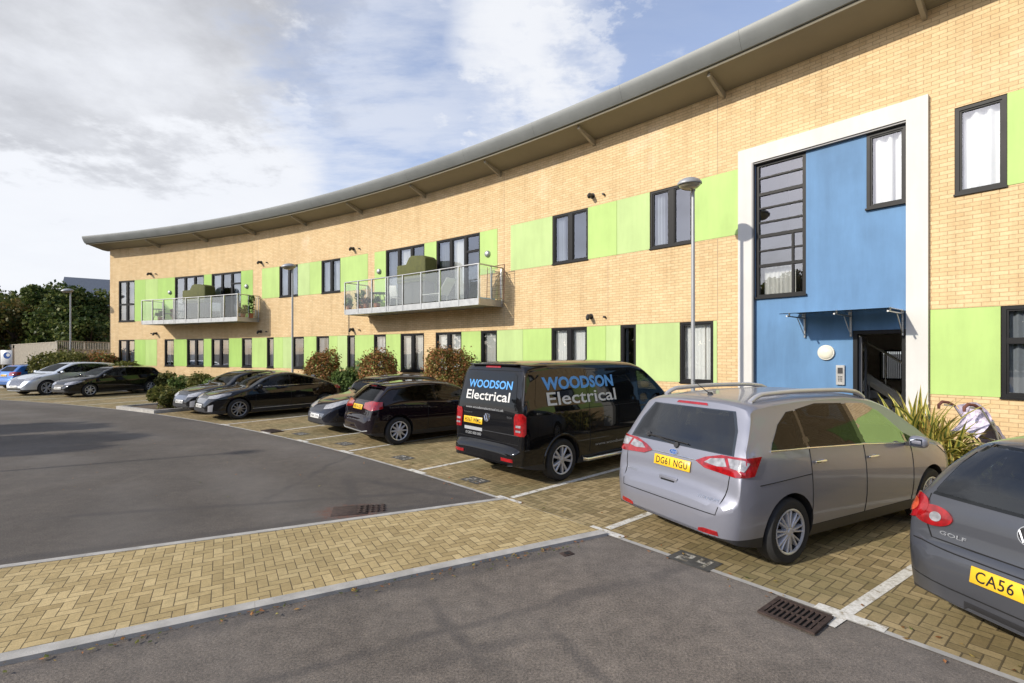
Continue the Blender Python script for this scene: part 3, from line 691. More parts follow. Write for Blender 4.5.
    for s in (sw0 - .3, sw1 + 1.5): q.face([wp(s, -.14, 3.1), wp(s, -3, 3.1), wp(s, -3, 7), wp(s, -.14, 7)])
    for z in (7,): q.face([wp(sw0 - .3, -.14, z), wp(sw1 + 1.5, -.14, z), wp(sw1 + 1.5, -3, z), wp(sw0 - .3, -3, z)])
    q.face([wp(rw0 - .3, -2.6, 4.4), wp(i1 + .3, -2.6, 4.4), wp(i1 + .3, -2.6, 7), wp(rw0 - .3, -2.6, 7)])
    q.build('stairwell', 'room', B, weld=False)
    st = MB(); x0 = d0 + .15; z0 = dz0    # stair climbing to the left, seen through the open door
    for k in range(11):
        s = i1 + .2 - k * .235; st.cur = 0; arcbox(st, s - .25, s, dz0 + k * .185, dz0 + k * .185 + .185, -3.4, -2.3, 1)
    stair = st.build('stair', 'lamp_grey', B)
    for o in (-2.26,):
        q = MB(); a = wp(i1 + .45, o, dz0 + .02); b = wp(i1 + .3 - 11 * .235, o, dz0 + 11 * .185 + .12)
        q.tube([a + Vector((0, 0, .15)), b + Vector((0, 0, .05))], .12, 6)
        q.tube([a + Vector((0, 0, 1.0)), b + Vector((0, 0, .9))], .03, 8)
        for k in range(7): p = a.lerp(b, (k + .3) / 7); q.tube([p + Vector((0, 0, .1)), p + Vector((0, 0, .95))], .012, 6)
        q.build('stair_rail', 'cream', stair)
    s = (d0 + d1) / 2 + .25; q = MB()
    arcbox(q, L1 - .9, L1 - .3, 1.25, 1.9, -10.94, -10.92)
    lb = q.build('noticeboard', 'cream', B)
    # canopy
    cz = 2.87; post = [s_px(804.8), s_px(850.9), s_px(903)]; cs0 = post[0] - .05; br = None
    cano = MB(); arcbox(cano, cs0 - .1, i1 - .02, cz + .018, cz + .03, -.02, .98); cn = cano.build('canopy', 'canopy_glass', B)
    for s in post:
        q = MB(); q.tube([wp(s, -.02, cz - .03), wp(s, .93, cz - .03)], [.018, .012], 10); q.tube([wp(s, .0, cz - .44), wp(s, .012, cz + .02)], .022, 12)
        q.tube([wp(s, -.01, cz - .40), wp(s, .07, cz - .36), wp(s, .42, cz - .05)], .010, 8)
        for o in (.12, .86): q.tube([wp(s, o, cz - .03), wp(s, o, cz + .045)], .015, 12)
        q.tube([wp(s, .9, cz - .03), wp(s, 1.0, cz - .03)], .016, 12)
        q.build('canopy_bracket', 'steel', cn, smooth=40)
    s = s_px(826); z = CAMH + .4 * wp(s).y / F + .0; n = (wp(s, 1) - wp(s, 0)).normalized(); M = Matrix.Translation(wp(s, -.03, z)) @ n.to_track_quat('Z', 'Y').to_matrix().to_4x4()
    q = MB(); q.lathe([(.13, 0), (.158, 0), (.158, .04), (.15, .05), (.135, .05)], M, 32); bl = q.build('bulkhead_light', 'cream', B, smooth=40)
    q = MB(); q.lathe([(.14, .045), (.135, .055), (.11, .075), (.06, .09), (0, .095)], M, 32); q.build('diffuser', 'lens_cream', bl, smooth=60)
    q = MB(); arcbox(q, s - .165, s + .165, z - .006, z + .006, .0, .085, .04); 
    s = s_px(840.5); z = CAMH - 22 * wp(s).y / F; q = MB(); arcbox(q, s - .075, s + .075, z - .2, z + .2, -.03, .02); ic = q.build('intercom', 'steel', B)
    q = MB(); arcbox(q, s - .045, s + .045, z + .03, z + .15, .02, .026)
    for r in range(4):
        for c in range(3): arcbox(q, s - .035 + c * .027, s - .018 + c * .027, z - .13 + r * .03, z - .112 + r * .03, .02, .026)
    q.build('keypad', 'plastic', ic)

    # ---- balconies
    def balcony(pxs, back_r, back_l, label_glass):
        pr = 1.2; S = [s_px(x, pr) for x in pxs]; zb, zt, zr = 3.68, 3.90, 5.02
        q = MB(); arcbox(q, S[0], S[-1], zb, zt, pr - .05, pr); arcbox(q, S[0], S[0] + .05, zb, zt, .01, pr - .05); arcbox(q, S[-1] - .05, S[-1], zb, zt, .01, pr - .05)
        arcbox(q, S[0] + .05, S[-1] - .05, zb + .03, zb + .07, .01, pr - .05)
        arcbox(q, S[0] + .05, S[-1] - .05, zt - .06, zt - .03, .01, pr - .05)
        for k in range(1, 8): s = S[0] + (S[-1] - S[0]) * k / 8; arcbox(q, s - .03, s + .03, zb, zb + .12, .01, pr - .05)
        slab = q.build('balcony', 'galv', B)
        top = MB(); top.tube([wp(S[0], .02, zr)] + [wp(s, pr - .02, zr) for s in S] + [wp(S[-1], .02, zr)], .026, 10); top.build('handrail', 'steel', slab, smooth=40)
        for i, s in enumerate(S):
            q = MB(); 
            for d in ((-.02, .02) if i == 3 else (0,)):
                c = s + d * 3; arcbox(q, c - .022, c + .022, zb + .03, zr - .01, pr, pr + .012); arcbox(q, c - .006, c + .006, zb + .03, zr - .01, pr - .05, pr)
            q.build('post', 'steel', slab)
        for s in (S[0], S[-1]):
            q = MB(); q.tube([wp(s, .05, zb + .1), wp(s, .05, zr)], .02, 8); q.tube([wp(s, .6, zt), wp(s, .6, zr)], .016, 8); q.build('post', 'steel', slab)
        for i in range(8):
            frost = i in (3, 4, 5, 6); q = MB(); sA, sB = S[i] + .04, S[i + 1] - .04; q.face([wp(sA, pr - .025, zt + .03), wp(sB, pr - .025, zt + .03), wp(sB, pr - .025, zr - .07), wp(sA, pr - .025, zr - .07)])
            q.build('glass_panel', 'frost_glass' if frost else 'balcony_glass', slab, weld=False)
        for s in (S[0], S[-1]):
            for a, b in ((.08, .57), (.63, pr - .08)):
                q = MB(); q.face([wp(s, a, zt + .03), wp(s, b, zt + .03), wp(s, b, zr - .07), wp(s, a, zr - .07)]); q.build('glass_panel', 'balcony_glass', slab, weld=False)
        # curved handrail return fixed to the wall beside the balcony
        q = MB(); s = S[-1] + .1; q.tube([wp(s, .02, zr - .15), wp(s + .1, .3, zr - .1), wp(s + .1, .34, zr - .3), wp(s + .1, .34, zb + .3), wp(s, .02, zb + .15)], .016, 8); q.build('side_rail', 'steel', slab, smooth=40)
        return S
    b1 = balcony([141.7, 152.3, 163.3, 174.2, 185.7, 198.4, 210.9, 223.7, 237.3], 257, 0, 0)
    b2 = balcony([344.8, 358, 371.7, 387, 402.6, 421, 439.5, 458.4, 478.4], 503, 0, 0)
    return B, b1, b2
# ------------------------------------------------------------------ vehicles
def pchip(P):
    P = sorted(P); X = [p[0] for p in P]; Y = [p[1] for p in P]; n = len(X)
    h = [X[i + 1] - X[i] for i in range(n - 1)]; d = [(Y[i + 1] - Y[i]) / h[i] for i in range(n - 1)]
    m = [d[0]] + [0 if d[i - 1] * d[i] <= 0 else 2 * d[i - 1] * d[i] / (d[i - 1] + d[i]) for i in range(1, n - 1)] + [d[-1]]
    def f(x):
        if x <= X[0]: return Y[0]
        if x >= X[-1]: return Y[-1]
        i = max(k for k in range(n - 1) if X[k] <= x); t = (x - X[i]) / h[i]
        return (2 * t**3 - 3 * t**2 + 1) * Y[i] + (t**3 - 2 * t**2 + t) * h[i] * m[i] + (-2 * t**3 + 3 * t**2) * Y[i + 1] + (t**3 - t**2) * h[i] * m[i + 1]
    return f

def boolean(me, cutter, op='DIFFERENCE'):
    a = bpy.data.objects.new('tmp_a', me); b = bpy.data.objects.new('tmp_b', cutter); COL.objects.link(a); COL.objects.link(b)
    md = a.modifiers.new('b', 'BOOLEAN'); md.operation = op; md.object = b; md.solver = 'EXACT'
    dg = bpy.context.evaluated_depsgraph_get(); r = bpy.data.meshes.new_from_object(a.evaluated_get(dg))
    bpy.data.objects.remove(a); bpy.data.objects.remove(b)
    return r

class Car:
    def __init__(c, spec): c.__dict__.update(spec); c.build_shape()
    def ws(c, x, z):
        w0 = c.planf(x) * c.W / 2; be = c.beltf(x); zm = c.zmid
        if z <= zm: return w0 * (1 - c.tuck * ((zm - z) / (zm - c.zb)) ** 2)
        wb = w0 * (1 - c.shoulder)
        if z <= be: t = (z - zm) / max(.05, be - zm); return w0 + (wb - w0) * t ** 2.2
        k = z - be; return max(.15, wb - k * c.tumble - c.tcurve * k * k - min(.02, k))
    def section(c, x, inset=0, zlow=None):
        zb = c.botf(x); zt = c.topf(x) - inset * .9; r = min(c.rt, .3 * (zt - zb)); e = zt - r
        if zlow is not None: zb = max(zb, zlow)
        be = min(c.beltf(x), e - .03); zs = min(c.zs, be - .1)
        if zlow is not None: zs = zb + .02; be = max(be, zs + .02); e = max(e, be + .02); zt = max(zt, e + .02)
        L = [zb + .012 + (zs - zb - .012) * i / 3 for i in range(4)] + [zs + (be - zs) * i / 7 for i in range(1, 8)] + [be + (e - be) * i / 5 for i in range(1, 6)]
        pts = [(0, zb), (c.ws(x, zb) * .72 - inset, zb)] + [(max(.05, c.ws(x, z) - inset), z) for z in L]
        we = pts[-1][0]; n = c.nsup
        for i in range(1, 10):
            th = math.pi / 2 * i / 9; pts.append((we * abs(math.cos(th)) ** (2 / n) if i < 9 else 0, e + (zt - e) * math.sin(th) ** (2 / n)))
        return pts
    def loft(c, xs, inset=0, zlow=None):
        v, f = [], []; rows = None
        for x in xs:
            s = c.section(x, inset, zlow); ring = [(x, -y, z) for y, z in s] + [(x, y, z) for y, z in reversed(s[1:-1])]
            rows = len(ring); v += ring
        for i in range(len(xs) - 1):
            for k in range(rows): k2 = (k + 1) % rows; f.append((i * rows + k, i * rows + k2, (i + 1) * rows + k2, (i + 1) * rows + k))
        f.append(tuple(reversed(range(rows)))); e = (len(xs) - 1) * rows; f.append(tuple(range(e, e + rows)))
        me = bpy.data.meshes.new('m'); me.from_pydata(v, [], f)
        bm = bmesh.new(); bm.from_mesh(me); bmesh.ops.recalc_face_normals(bm, faces=bm.faces); bm.to_mesh(me); bm.free(); return me
    def build_shape(c):
        c.topf = pchip(c.top); c.beltf = pchip(c.belt); c.planf = pchip(c.plan); c.botf = pchip(c.bot)
        xs = [0]; x = 0
        while x < c.L:
            st = .09
            while st > .004 and abs(c.topf(min(c.L, x + st)) - c.topf(x)) + st * .6 > .07: st *= .8
            if x < .3 or x > c.L - .35: st = min(st, .04)
            x += st; xs.append(min(x, c.L))
        if xs[-1] - xs[-2] < .004: xs.pop(-2)
        c.xs = xs; me = c.loft(xs)
        bm = bmesh.new(); bm.from_mesh(me); c.bvh = BVHTree.FromBMesh(bm); bm.free(); c.solid = me
    def cyl(c, x, z, r, y0, y1, n=36):
        v = [(x + r * math.cos(2 * math.pi * k / n), y, z + r * math.sin(2 * math.pi * k / n)) for y in (y0, y1) for k in range(n)]
        f = [(k, (k + 1) % n, n + (k + 1) % n, n + k) for k in range(n)] + [tuple(reversed(range(n))), tuple(range(n, 2 * n))]
        return v, f
    def prism(c, poly, axis, a, b):
        n = len(poly)
        if axis == 'y': v = [(p[0], t, p[1]) for t in (a, b) for p in poly]
        else: v = [(t, p[0], p[1]) for t in (a, b) for p in poly]
        f = [(k, (k + 1) % n, n + (k + 1) % n, n + k) for k in range(n)] + [tuple(reversed(range(n))), tuple(range(n, 2 * n))]
        return v, f
    @staticmethod
    def mesh(v, f, mat=None):
        me = bpy.data.meshes.new('c'); me.from_pydata(v, [], f)
        bm = bmesh.new(); bm.from_mesh(me); bmesh.ops.recalc_face_normals(bm, faces=bm.faces); bm.to_mesh(me); bm.free()
        if mat:
            for m in mat: me.materials.append(MAT[m])
            for p in me.polygons: p.material_index = len(mat) - 1
        return me
    # -- project a 2D outline onto the body
    def hit(c, mode, u, v, arg=None):
        if mode == 'R': o, d = Vector((u, -3, v)), Vector((0, 1, 0))
        elif mode == 'L': o, d = Vector((u, 3, v)), Vector((0, -1, 0))
        elif mode == 'B': o, d = Vector((-2, u, v)), Vector((1, 0, 0))
        elif mode == 'F': o, d = Vector((c.L + 2, u, v)), Vector((-1, 0, 0))
        elif mode == 'T': o, d = Vector((u, v, 4)), Vector((0, 0, -1))
        else:   # corner: (x, y) of the corner and the inward direction; u runs along the perpendicular, positive round on to the flank
            cx, cy, dx, dy = arg; l = math.hypot(dx, dy); dx /= l; dy /= l
            px, py = -dy, dx
            if py > 0: px, py = -px, -py
            o = Vector((cx + px * u - dx * 2, cy + py * u - dy * 2, v)); d = Vector((dx, dy, 0))
        h = c.bvh.ray_cast(o, d)
        if h[0] is None: h = c.bvh.find_nearest(o + d * 2.0)
        nn = h[1]
        if nn.dot(d) > 0: nn = -nn
        return h[0], nn, d
    def patch(c, mode, poly, off, arg=None, h=.05, skirt=0, mirror=False):
        """poly in projection coordinates; returns vertex and face lists"""
        P = []
        for a, b in zip(poly, poly[1:] + poly[:1]):
            n = max(1, int(math.hypot(b[0] - a[0], b[1] - a[1]) / h)); P += [(a[0] + (b[0] - a[0]) * k / n, a[1] + (b[1] - a[1]) * k / n) for k in range(n)]
        nb = len(P); xs = [p[0] for p in P]; ys = [p[1] for p in P]; pts = [Vector(p) for p in P]
        def inside(x, y):
            r = False
            for i in range(nb):
                (x1, y1), (x2, y2) = P[i], P[(i + 1) % nb]
                if (y1 > y) != (y2 > y) and x < (x2 - x1) * (y - y1) / (y2 - y1) + x1: r = not r
            return r
        gx = min(xs) + h / 2
        while gx < max(xs):
            gy = min(ys) + h / 2
            while gy < max(ys):
                if inside(gx, gy) and min((gx - p[0]) ** 2 + (gy - p[1]) ** 2 for p in P) > (h * .4) ** 2: pts.append(Vector((gx, gy)))
                gy += h
            gx += h
        r = geometry.delaunay_2d_cdt(pts, [(i, (i + 1) % nb) for i in range(nb)], [list(range(nb))], 1, 1e-6)
        V = []; N = []
        for p in r[0]:
            loc, n, d = c.hit(mode, p[0], p[1], arg); V.append(loc + n * off); N.append(n)
        Fc = [tuple(f) for f in r[2]]
        if skirt:
            ec = {}
            for f in Fc:
                for a, b in zip(f, f[1:] + f[:1]): ec[(a, b)] = 1
            bd = [(a, b) for (a, b) in ec if (b, a) not in ec]; mp = {}
            for a, b in bd:
                for k in (a, b):
                    if k not in mp: mp[k] = len(V); V.append(V[k] - N[k] * skirt); N.append(N[k])
                Fc.append((b, a, mp[a], mp[b]))
        V = [tuple(p) for p in V]
        if mirror: V = [(x, -y, z) for x, y, z in V]
        return V, Fc
    def add(c, name, mat, root, V, Fc, smooth=50, flip=None):
        me = bpy.data.meshes.new(name); me.from_pydata(V, [], Fc)
        bm = bmesh.new(); bm.from_mesh(me); bmesh.ops.recalc_face_normals(bm, faces=bm.faces); bm.to_mesh(me); bm.free()
        me.polygons.foreach_set('use_smooth', [True] * len(me.polygons)); me.set_sharp_from_angle(angle=rad(smooth))
        return link(name, me, mat, root)
    def both(c, name, mat, root, mode, poly, off, arg=None, h=.05, skirt=0, smooth=50):
        """the right-hand patch and its mirror image"""
        out = []
        for mi in (False, True):
            V, Fc = c.patch(mode, poly, off, arg, h, skirt, mi); out.append(c.add(name, mat, root, V, Fc, smooth))
        return out
    def line(c, mb, mode, pts, r=.004, arg=None, step=.06, mirror=False, off=.0):
        q = []
        for a, b in zip(pts[:-1], pts[1:]):
            n = max(1, int(math.hypot(b[0] - a[0], b[1] - a[1]) / step))
            for k in range(n + 1):
                if k == 0 and q: continue
                l, nn, d = c.hit(mode, a[0] + (b[0] - a[0]) * k / n, a[1] + (b[1] - a[1]) * k / n, arg); l = l + nn * off; q.append((l.x, -l.y if mirror else l.y, l.z))
        mb.tube(q, r, 6)
    def text(c, name, body, mat, root, mode, u0, u1, v0, v1, off=.006, arg=None, bold=0, shear=0, flipu=1):
        cu = bpy.data.curves.new('t', 'FONT'); cu.body = body; cu.size = 1; cu.offset = bold; cu.shear = shear; cu.resolution_u = 3
        o = bpy.data.objects.new('t', cu); COL.objects.link(o); dg = bpy.context.evaluated_depsgraph_get(); me = bpy.data.meshes.new_from_object(o.evaluated_get(dg)); bpy.data.objects.remove(o)
        X = [v.co.x for v in me.vertices]; Y = [v.co.y for v in me.vertices]; a, b, e, f = min(X), max(X), min(Y), max(Y)
        for v in me.vertices:
            u = u0 + (u1 - u0) * (v.co.x - a) / (b - a); w = v0 + (v1 - v0) * (v.co.y - e) / (f - e)
            l, n, d = c.hit(mode, u, w, arg); v.co = l + n * off
        me.materials.clear(); return link(name, me, mat, root)

def wheel(root, x, y, R, rimR, wd, side, spokes, mat, twin=False):
    """axis along y; side=+1 for the left of the car"""
    M = Matrix.Translation((x, y, R)) @ Matrix.Rotation(-side * math.pi / 2, 4, 'X')
    b = MB(); h = wd / 2
    pr = [(rimR, -h * .8), (rimR + .015, -h), (R - .03, -h), (R - .008, -h + .02), (R, -h + .045), (R, h - .045), (R - .008, h - .02), (R - .03, h), (rimR + .03, h + .004), (rimR + .008, h - .004), (rimR, h - .015)]
    b.lathe(pr, M, 48)
    t = b.build('wheel', 'rubber', root, smooth=30)
    b = MB(); b.lathe([(rimR + .004, h - .002), (rimR - .006, h + .002), (rimR - .018, h - .006), (rimR - .02, h - .02)], M, 48)
    z1 = h - .012
    for k in range(spokes):
        a0 = 2 * math.pi * k / spokes
        subs = ((-.5, .5) if twin else (0,))
        for sgn in subs:
            da = sgn * (math.pi * 2 / spokes) * .38
            hw0, hw1 = (.013, .010) if twin else (.024, .014)
            if spokes <= 5: hw0, hw1 = (.018, .020) if twin else (.042, .034)
            r0, r1 = .045, rimR - .012
            def P(r, ang, w, z): return M @ Vector((r * math.cos(ang) - w * math.sin(ang), r * math.sin(ang) + w * math.cos(ang), z))
            a1 = a0 + da * .35; a2 = a0 + da
            A = [P(r0, a1, -hw0, z1 - .005), P(r0, a1, hw0, z1 - .005), P(r1, a2, hw1, z1 - .008), P(r1, a2, -hw1, z1 - .008)]
            m0 = [P(r0, a1, -hw0 * .5, z1 + .006), P(r0, a1, hw0 * .5, z1 + .006), P(r1, a2, hw1 * .5, z1 + .002), P(r1, a2, -hw1 * .5, z1 + .002)]
            D = [P(r0, a1, -hw0, z1 - .05), P(r0, a1, hw0, z1 - .05), P(r1, a2, hw1, z1 - .06), P(r1, a2, -hw1, z1 - .06)]
            b.face(m0)
            for i in range(4): j = (i + 1) % 4; b.face([A[i], A[j], m0[j], m0[i]]); b.face([D[i], D[j], A[j], A[i]])
    b.lathe([(0, z1 + .010), (.028, z1 + .010), (.034, z1 + .004), (.06, z1), (.066, z1 - .05)], M, 24)
    b.build('rim', mat, t, smooth=35)
    b = MB(); b.lathe([(rimR - .02, h - .02), (rimR - .03, h - .05), (rimR - .03, -h * .7)], M, 48); b.lathe([(.0, -.02), (rimR * .68, -.02), (rimR * .70, -.03), (rimR - .03, -.055)], M, 32); b.build('brake_disc', 'brake', t)
    return t

def plate(c, root, mode, uc, vc, body, yellow, arg=None, w=.52, h=.112, tilt=None, off=.012):
    """flat plate fixed at the surface point under its centre, following the average normal"""
    l, n, d = c.hit(mode, uc, vc, arg); hor = Vector((0, 1, 0)) if mode == 'F' else Vector((0, -1, 0))
    pa = [c.hit(mode, uc + du, vc + dv)[0] for du, dv in ((-.2, 0), (.2, 0), (0, -.05), (0, .05))]
    up = (pa[3] - pa[2]).normalized(); up = Vector((up.x, 0, up.z)).normalized(); n = Vector((-1 if mode == 'B' else 1, 0, 0)); n = (n - up * n.dot(up)).normalized()
    mx = max(max((p - l).dot(n) for p in pa), 0); M = Matrix((hor, up, n)).transposed().to_4x4(); M.translation = l + n * (mx + off)
    b = MB(); b.box(None, (w, h, .008), M=M); pl = b.build('number_plate', 'plate_y' if yellow else 'plate_w', root); bevel(pl, .003, 1)
    if body:
        cu = bpy.data.curves.new('t', 'FONT'); cu.body = body; cu.size = 1; cu.offset = .012; cu.resolution_u = 3; cu.space_character = 1.1
        o = bpy.data.objects.new('t', cu); COL.objects.link(o); dg = bpy.context.evaluated_depsgraph_get(); me = bpy.data.meshes.new_from_object(o.evaluated_get(dg)); bpy.data.objects.remove(o)
        X = [v.co.x for v in me.vertices]; Y = [v.co.y for v in me.vertices]; a, b_, e, f = min(X), max(X), min(Y), max(Y)
        for v in me.vertices: v.co = M @ Vector((-w * .43 + w * .86 * (v.co.x - a) / (b_ - a), -h * .34 + h * .68 * (v.co.y - e) / (f - e), .0052))
        me.materials.clear(); link('plate_lettering', me, 'ink', pl)
    return pl

def lerp_poly(p, k):   # grow an outline about its centre
    cx = sum(a for a, b in p) / len(p); cy = sum(b for a, b in p) / len(p); o = []
    for a, b in p:
        l = math.hypot(a - cx, b - cy); o.append((cx + (a - cx) * (l + k) / l, cy + (b - cy) * (l + k) / l))
    return o

def make_car(name, label, cat, loc, heading, spec, group=None):
    c = Car(spec); root = empty(name, (loc[0], loc[1], .009), rad(heading), label, cat, group)
    paint = c.paint; me = c.solid
    for m in (paint, 'plastic'): me.materials.append(MAT[m])
    for k, p in enumerate(me.polygons):
        if p.center.z < c.zs + .004: p.material_index = 1
    R = c.R; ra = c.arch
    cut = []
    for x in (c.xr, c.xf):
        for s in (-1, 1):
            v, f = c.cyl(x, R + .01, ra, s * (c.W / 2 - .34), s * (c.W / 2 + .3)); cut.append(c.mesh(v, f, (paint, 'plastic', 'plastic')))
    # cabin
    hollow = bool(c.sidewin)
    if hollow:
        xs = [c.cab[0] + (c.cab[1] - c.cab[0]) * i / 30 for i in range(31)]
        cav = c.loft(xs, .045, c.cabz)
        for m in (paint, 'plastic', 'seat'): cav.materials.append(MAT[m])
        for p in cav.polygons: p.material_index = 2
        cut.append(cav)
        for w in c.sidewin:
            if w.get('open', True):
                v, f = c.prism(w['p'], 'y', -1.4, 1.4); cut.append(c.mesh(v, f, (paint, 'plastic', 'plastic')))
        if c.rearwin:
            v, f = c.prism(c.rearwin, 'x', -.5, c.cab[0] + 1.0); cut.append(c.mesh(v, f, (paint, 'plastic', 'plastic')))
        if c.frontwin:
            v, f = c.prism(c.frontwin, 'x', c.cab[1] - 1.0, c.L + .5); cut.append(c.mesh(v, f, (paint, 'plastic', 'plastic')))
    for k in cut: me = boolean(me, k)
    # split the shell into its panels
    bm = bmesh.new(); bm.from_mesh(me); bm.faces.ensure_lookup_table()
    regions = {}
    def reg(f):
        q = f.calc_center_median(); n = f.normal
        if abs(n.y) > .55 and c.zs < q.z < c.beltf(q.x) + .01:
            for i, (a, b) in enumerate(c.doors):
                if a < q.x < b and abs(abs(q.y) - c.ws(q.x, q.z)) < .03: return ('door', i, q.y > 0)
        if q.x < c.bump[0] and q.z < c.bump[1] and (n.x < .4): return ('bumper', 0, 0)
        if q.x > c.L - c.bump[2] and q.z < c.bump[3] and n.x > -.4: return ('bumper', 1, 0)
        return ('body', 0, 0)
    for f in bm.faces: regions.setdefault(reg(f), []).append(f.index)
    src = bm
    made = {}
    for key, idx in regions.items():
        b2 = src.copy(); b2.faces.ensure_lookup_table(); keep = set(idx)
        bmesh.ops.delete(b2, geom=[f for f in b2.faces if f.index not in keep], context='FACES')
        m2 = bpy.data.meshes.new(key[0]); b2.to_mesh(m2); b2.free()
        m2.polygons.foreach_set('use_smooth', [True] * len(m2.polygons)); m2.set_sharp_from_angle(angle=rad(34))
        for m in (paint, 'plastic', 'seat'): m2.materials.append(MAT[m])
        made[key] = link(key[0], m2, [], root)
    src.free()
    # shut lines, and a dark line drawn for the bumper crease shadow
    q = MB()
    for i, (a, b) in enumerate(c.doors):
        for mi in (False, True):
            for x in (a, b): c.line(q, 'R', [(x, c.zs + .01), (x, c.beltf(x))], .005, mirror=mi)
            if i == 0 or True: c.line(q, 'R', [(a, c.zs + .005), (b, c.zs + .005)], .0035, mirror=mi)
    for L_ in c.shut: 
        c.line(q, L_[0], L_[1], .005)
        if L_[0] == 'R': c.line(q, L_[0], L_[1], .0035, mirror=True)
    q.build('shut_crease_line', 'seam', root)
    for i, (a, b) in enumerate(c.doors):
        hx = a + .13; hz = c.beltf(hx) - c.hdrop
        if (b - a) < .25: continue
        for sd in (-1, 1):
            l, n, d = c.hit('R', hx + .04, hz); o = rbox('handle', (hx, sd * (-l.y + .022), hz), (.19, .02, .026), c.handle, made.get(('door', i, sd > 0), root), .008)
            l = rbox('handle_mount', (hx + .07, sd * (-l.y + .008), hz), (.03, .03, .03), c.handle, o, .006)
    # glass
    for w in c.sidewin:
        for mi in (False, True):
            V, Fc = c.patch('R', lerp_poly(w['p'], .022), .0025, None, .07, 0, mi); c.add('side_window', w.get('m', 'car_glass'), root, V, Fc)
    for w in c.pillars: c.both('pillar_trim', 'ink_gloss', root, 'R', w, .0018, None, .07)
    if c.rearwin: V, Fc = c.patch('B', lerp_poly(c.rearwin, .03), .003, None, .06); c.add('rear_window', c.rearglass, root, V, Fc)
    if c.frontwin: V, Fc = c.patch('F', lerp_poly(c.frontwin, .03), .003, None, .07); c.add('windscreen', 'car_glass', root, V, Fc)
    for x, mode in ((c.xr, 0), (c.xf, 1)):
        for s in (-1, 1): wheel(root, x, s * (c.ws(x, .55) - c.tyre / 2 - .012), R, c.rim, c.tyre, s, c.spokes[0], c.spokes[1], c.spokes[2])
    # mirrors
    mx, mz = c.mirror
    for s in (-1, 1):
        l, n, d = c.hit('R', mx, mz); y = s * (-l.y + .13)
        b = MB(); b.box((mx + .02, y, mz + .05), (.12, .19, .135)); o = bevel(b.build('wing_mirror', paint if c.mirpaint else 'plastic', root), .055, 5)
        b = MB(); b.box((mx - .037, y, mz + .05), (.004, .12, .08)); b.build('mirror_glass', 'mirror', o)
        b = MB(); b.box((mx + .03, s * (-l.y + .02), mz + .01), (.06, .1, .04)); b.build('mirror_arm', 'plastic', o)
    # seats and dash
    if hollow:
        for sx, sy in c.seats:
            b = MB(); M = Matrix.Translation((sx, sy, c.seatz))
            b.box(None, (.48, .46, .14), M=M); b.box(None, (.12, .46, .60), M=M @ Matrix.Translation((-.26, 0, .30)) @ Matrix.Rotation(rad(-14), 4, 'Y'))
            b.box(None, (.08, .26, .18), M=M @ Matrix.Translation((-.345, 0, .70)) @ Matrix.Rotation(rad(-10), 4, 'Y')); bevel(b.build('seat', 'seat', root), .04, 3)
        dx = c.cab[1] - c.dash
        b = MB(); b.box((dx, 0, c.beltf(dx) - .12), (.35, c.W - .42, .2)); d_ = bevel(b.build('dashboard', 'plastic', root), .05, 3)
        b = MB(); M = Matrix.Translation((dx - .3, -.36, c.beltf(dx) - .06)) @ Matrix.Rotation(rad(65), 4, 'Y'); n = 20
        b.tube([M @ Vector((.18 * math.cos(2 * math.pi * k / n), .18 * math.sin(2 * math.pi * k / n), 0)) for k in range(n + 1)], .014, 6, False); b.build('steering_wheel', 'plastic', root, smooth=60)
    return c, root
def wiper(c, root, mode, pts, off=.012, r=.009):
    q = MB(); c.line(q, mode, pts, r, off=off); q.lathe([(0, .02), (.03, .02), (.035, 0)], Matrix.Translation(c.hit(mode, *pts[0])[0]) @ c.hit(mode, *pts[0])[1].to_track_quat('Z', 'Y').to_matrix().to_4x4(), 12)
    q.build('wiper', 'plastic', root, smooth=60)
def disc_badge(c, root, mode, u, v, rx, ry, mats=('chrome', 'sign_blue'), kind=None):
    l, n, d = c.hit(mode, u, v); M = Matrix.Translation(l + n * .002) @ n.to_track_quat('Z', 'Y').to_matrix().to_4x4()
    # orient: local X horizontal
    hor = n.cross(Vector((0, 0, 1))).normalized() * -1; up = n.cross(hor) * 1
    if up.z < 0: up = -up
    M = Matrix((hor, up, n)).transposed().to_4x4(); M.translation = l + n * .002
    b = MB(); k = 32
    S = Matrix.Diagonal((rx, ry, 1, 1))
    b.lathe([(0, .004), (.86, .005), (.88, .010), (.96, .010), (1, 0)], M @ S, k); o = b.build('badge', mats[0], root, smooth=30)
    b = MB(); b.lathe([(0, .0065), (.84, .0065)], M @ S, k); b.build('badge_field', mats[1], o)
    if kind == 'VW':
        b = MB(); z = .009
        def st(a, e, w=.0):
            b.tube([M @ Vector((a[0] * rx, a[1] * ry, z)), M @ Vector((e[0] * rx, e[1] * ry, z))], rx * .075, 4)
        st((-.38, .80), (0, .12)); st((0, .12), (.38, .80)); st((-.82, .35), (-.36, -.72)); st((-.36, -.72), (0, .0)); st((0, 0), (.36, -.72)); st((.36, -.72), (.82, .35))
        b.build('badge_letters', 'chrome', o)
    elif kind == 'FORD':
        cu = bpy.data.curves.new('t', 'FONT'); cu.body = 'Ford'; cu.size = ry * 1.5; cu.shear = .4; cu.align_x = 'CENTER'; cu.align_y = 'CENTER'
        oo = bpy.data.objects.new('t', cu); COL.objects.link(oo); dg = bpy.context.evaluated_depsgraph_get(); me = bpy.data.meshes.new_from_object(oo.evaluated_get(dg)); bpy.data.objects.remove(oo)
        for v in me.vertices: v.co = M @ Vector((v.co.x, v.co.y, .0085))
        me.materials.clear(); link('badge_letters', me, 'chrome', o)
    elif kind == 'RINGS':
        pass
    return o

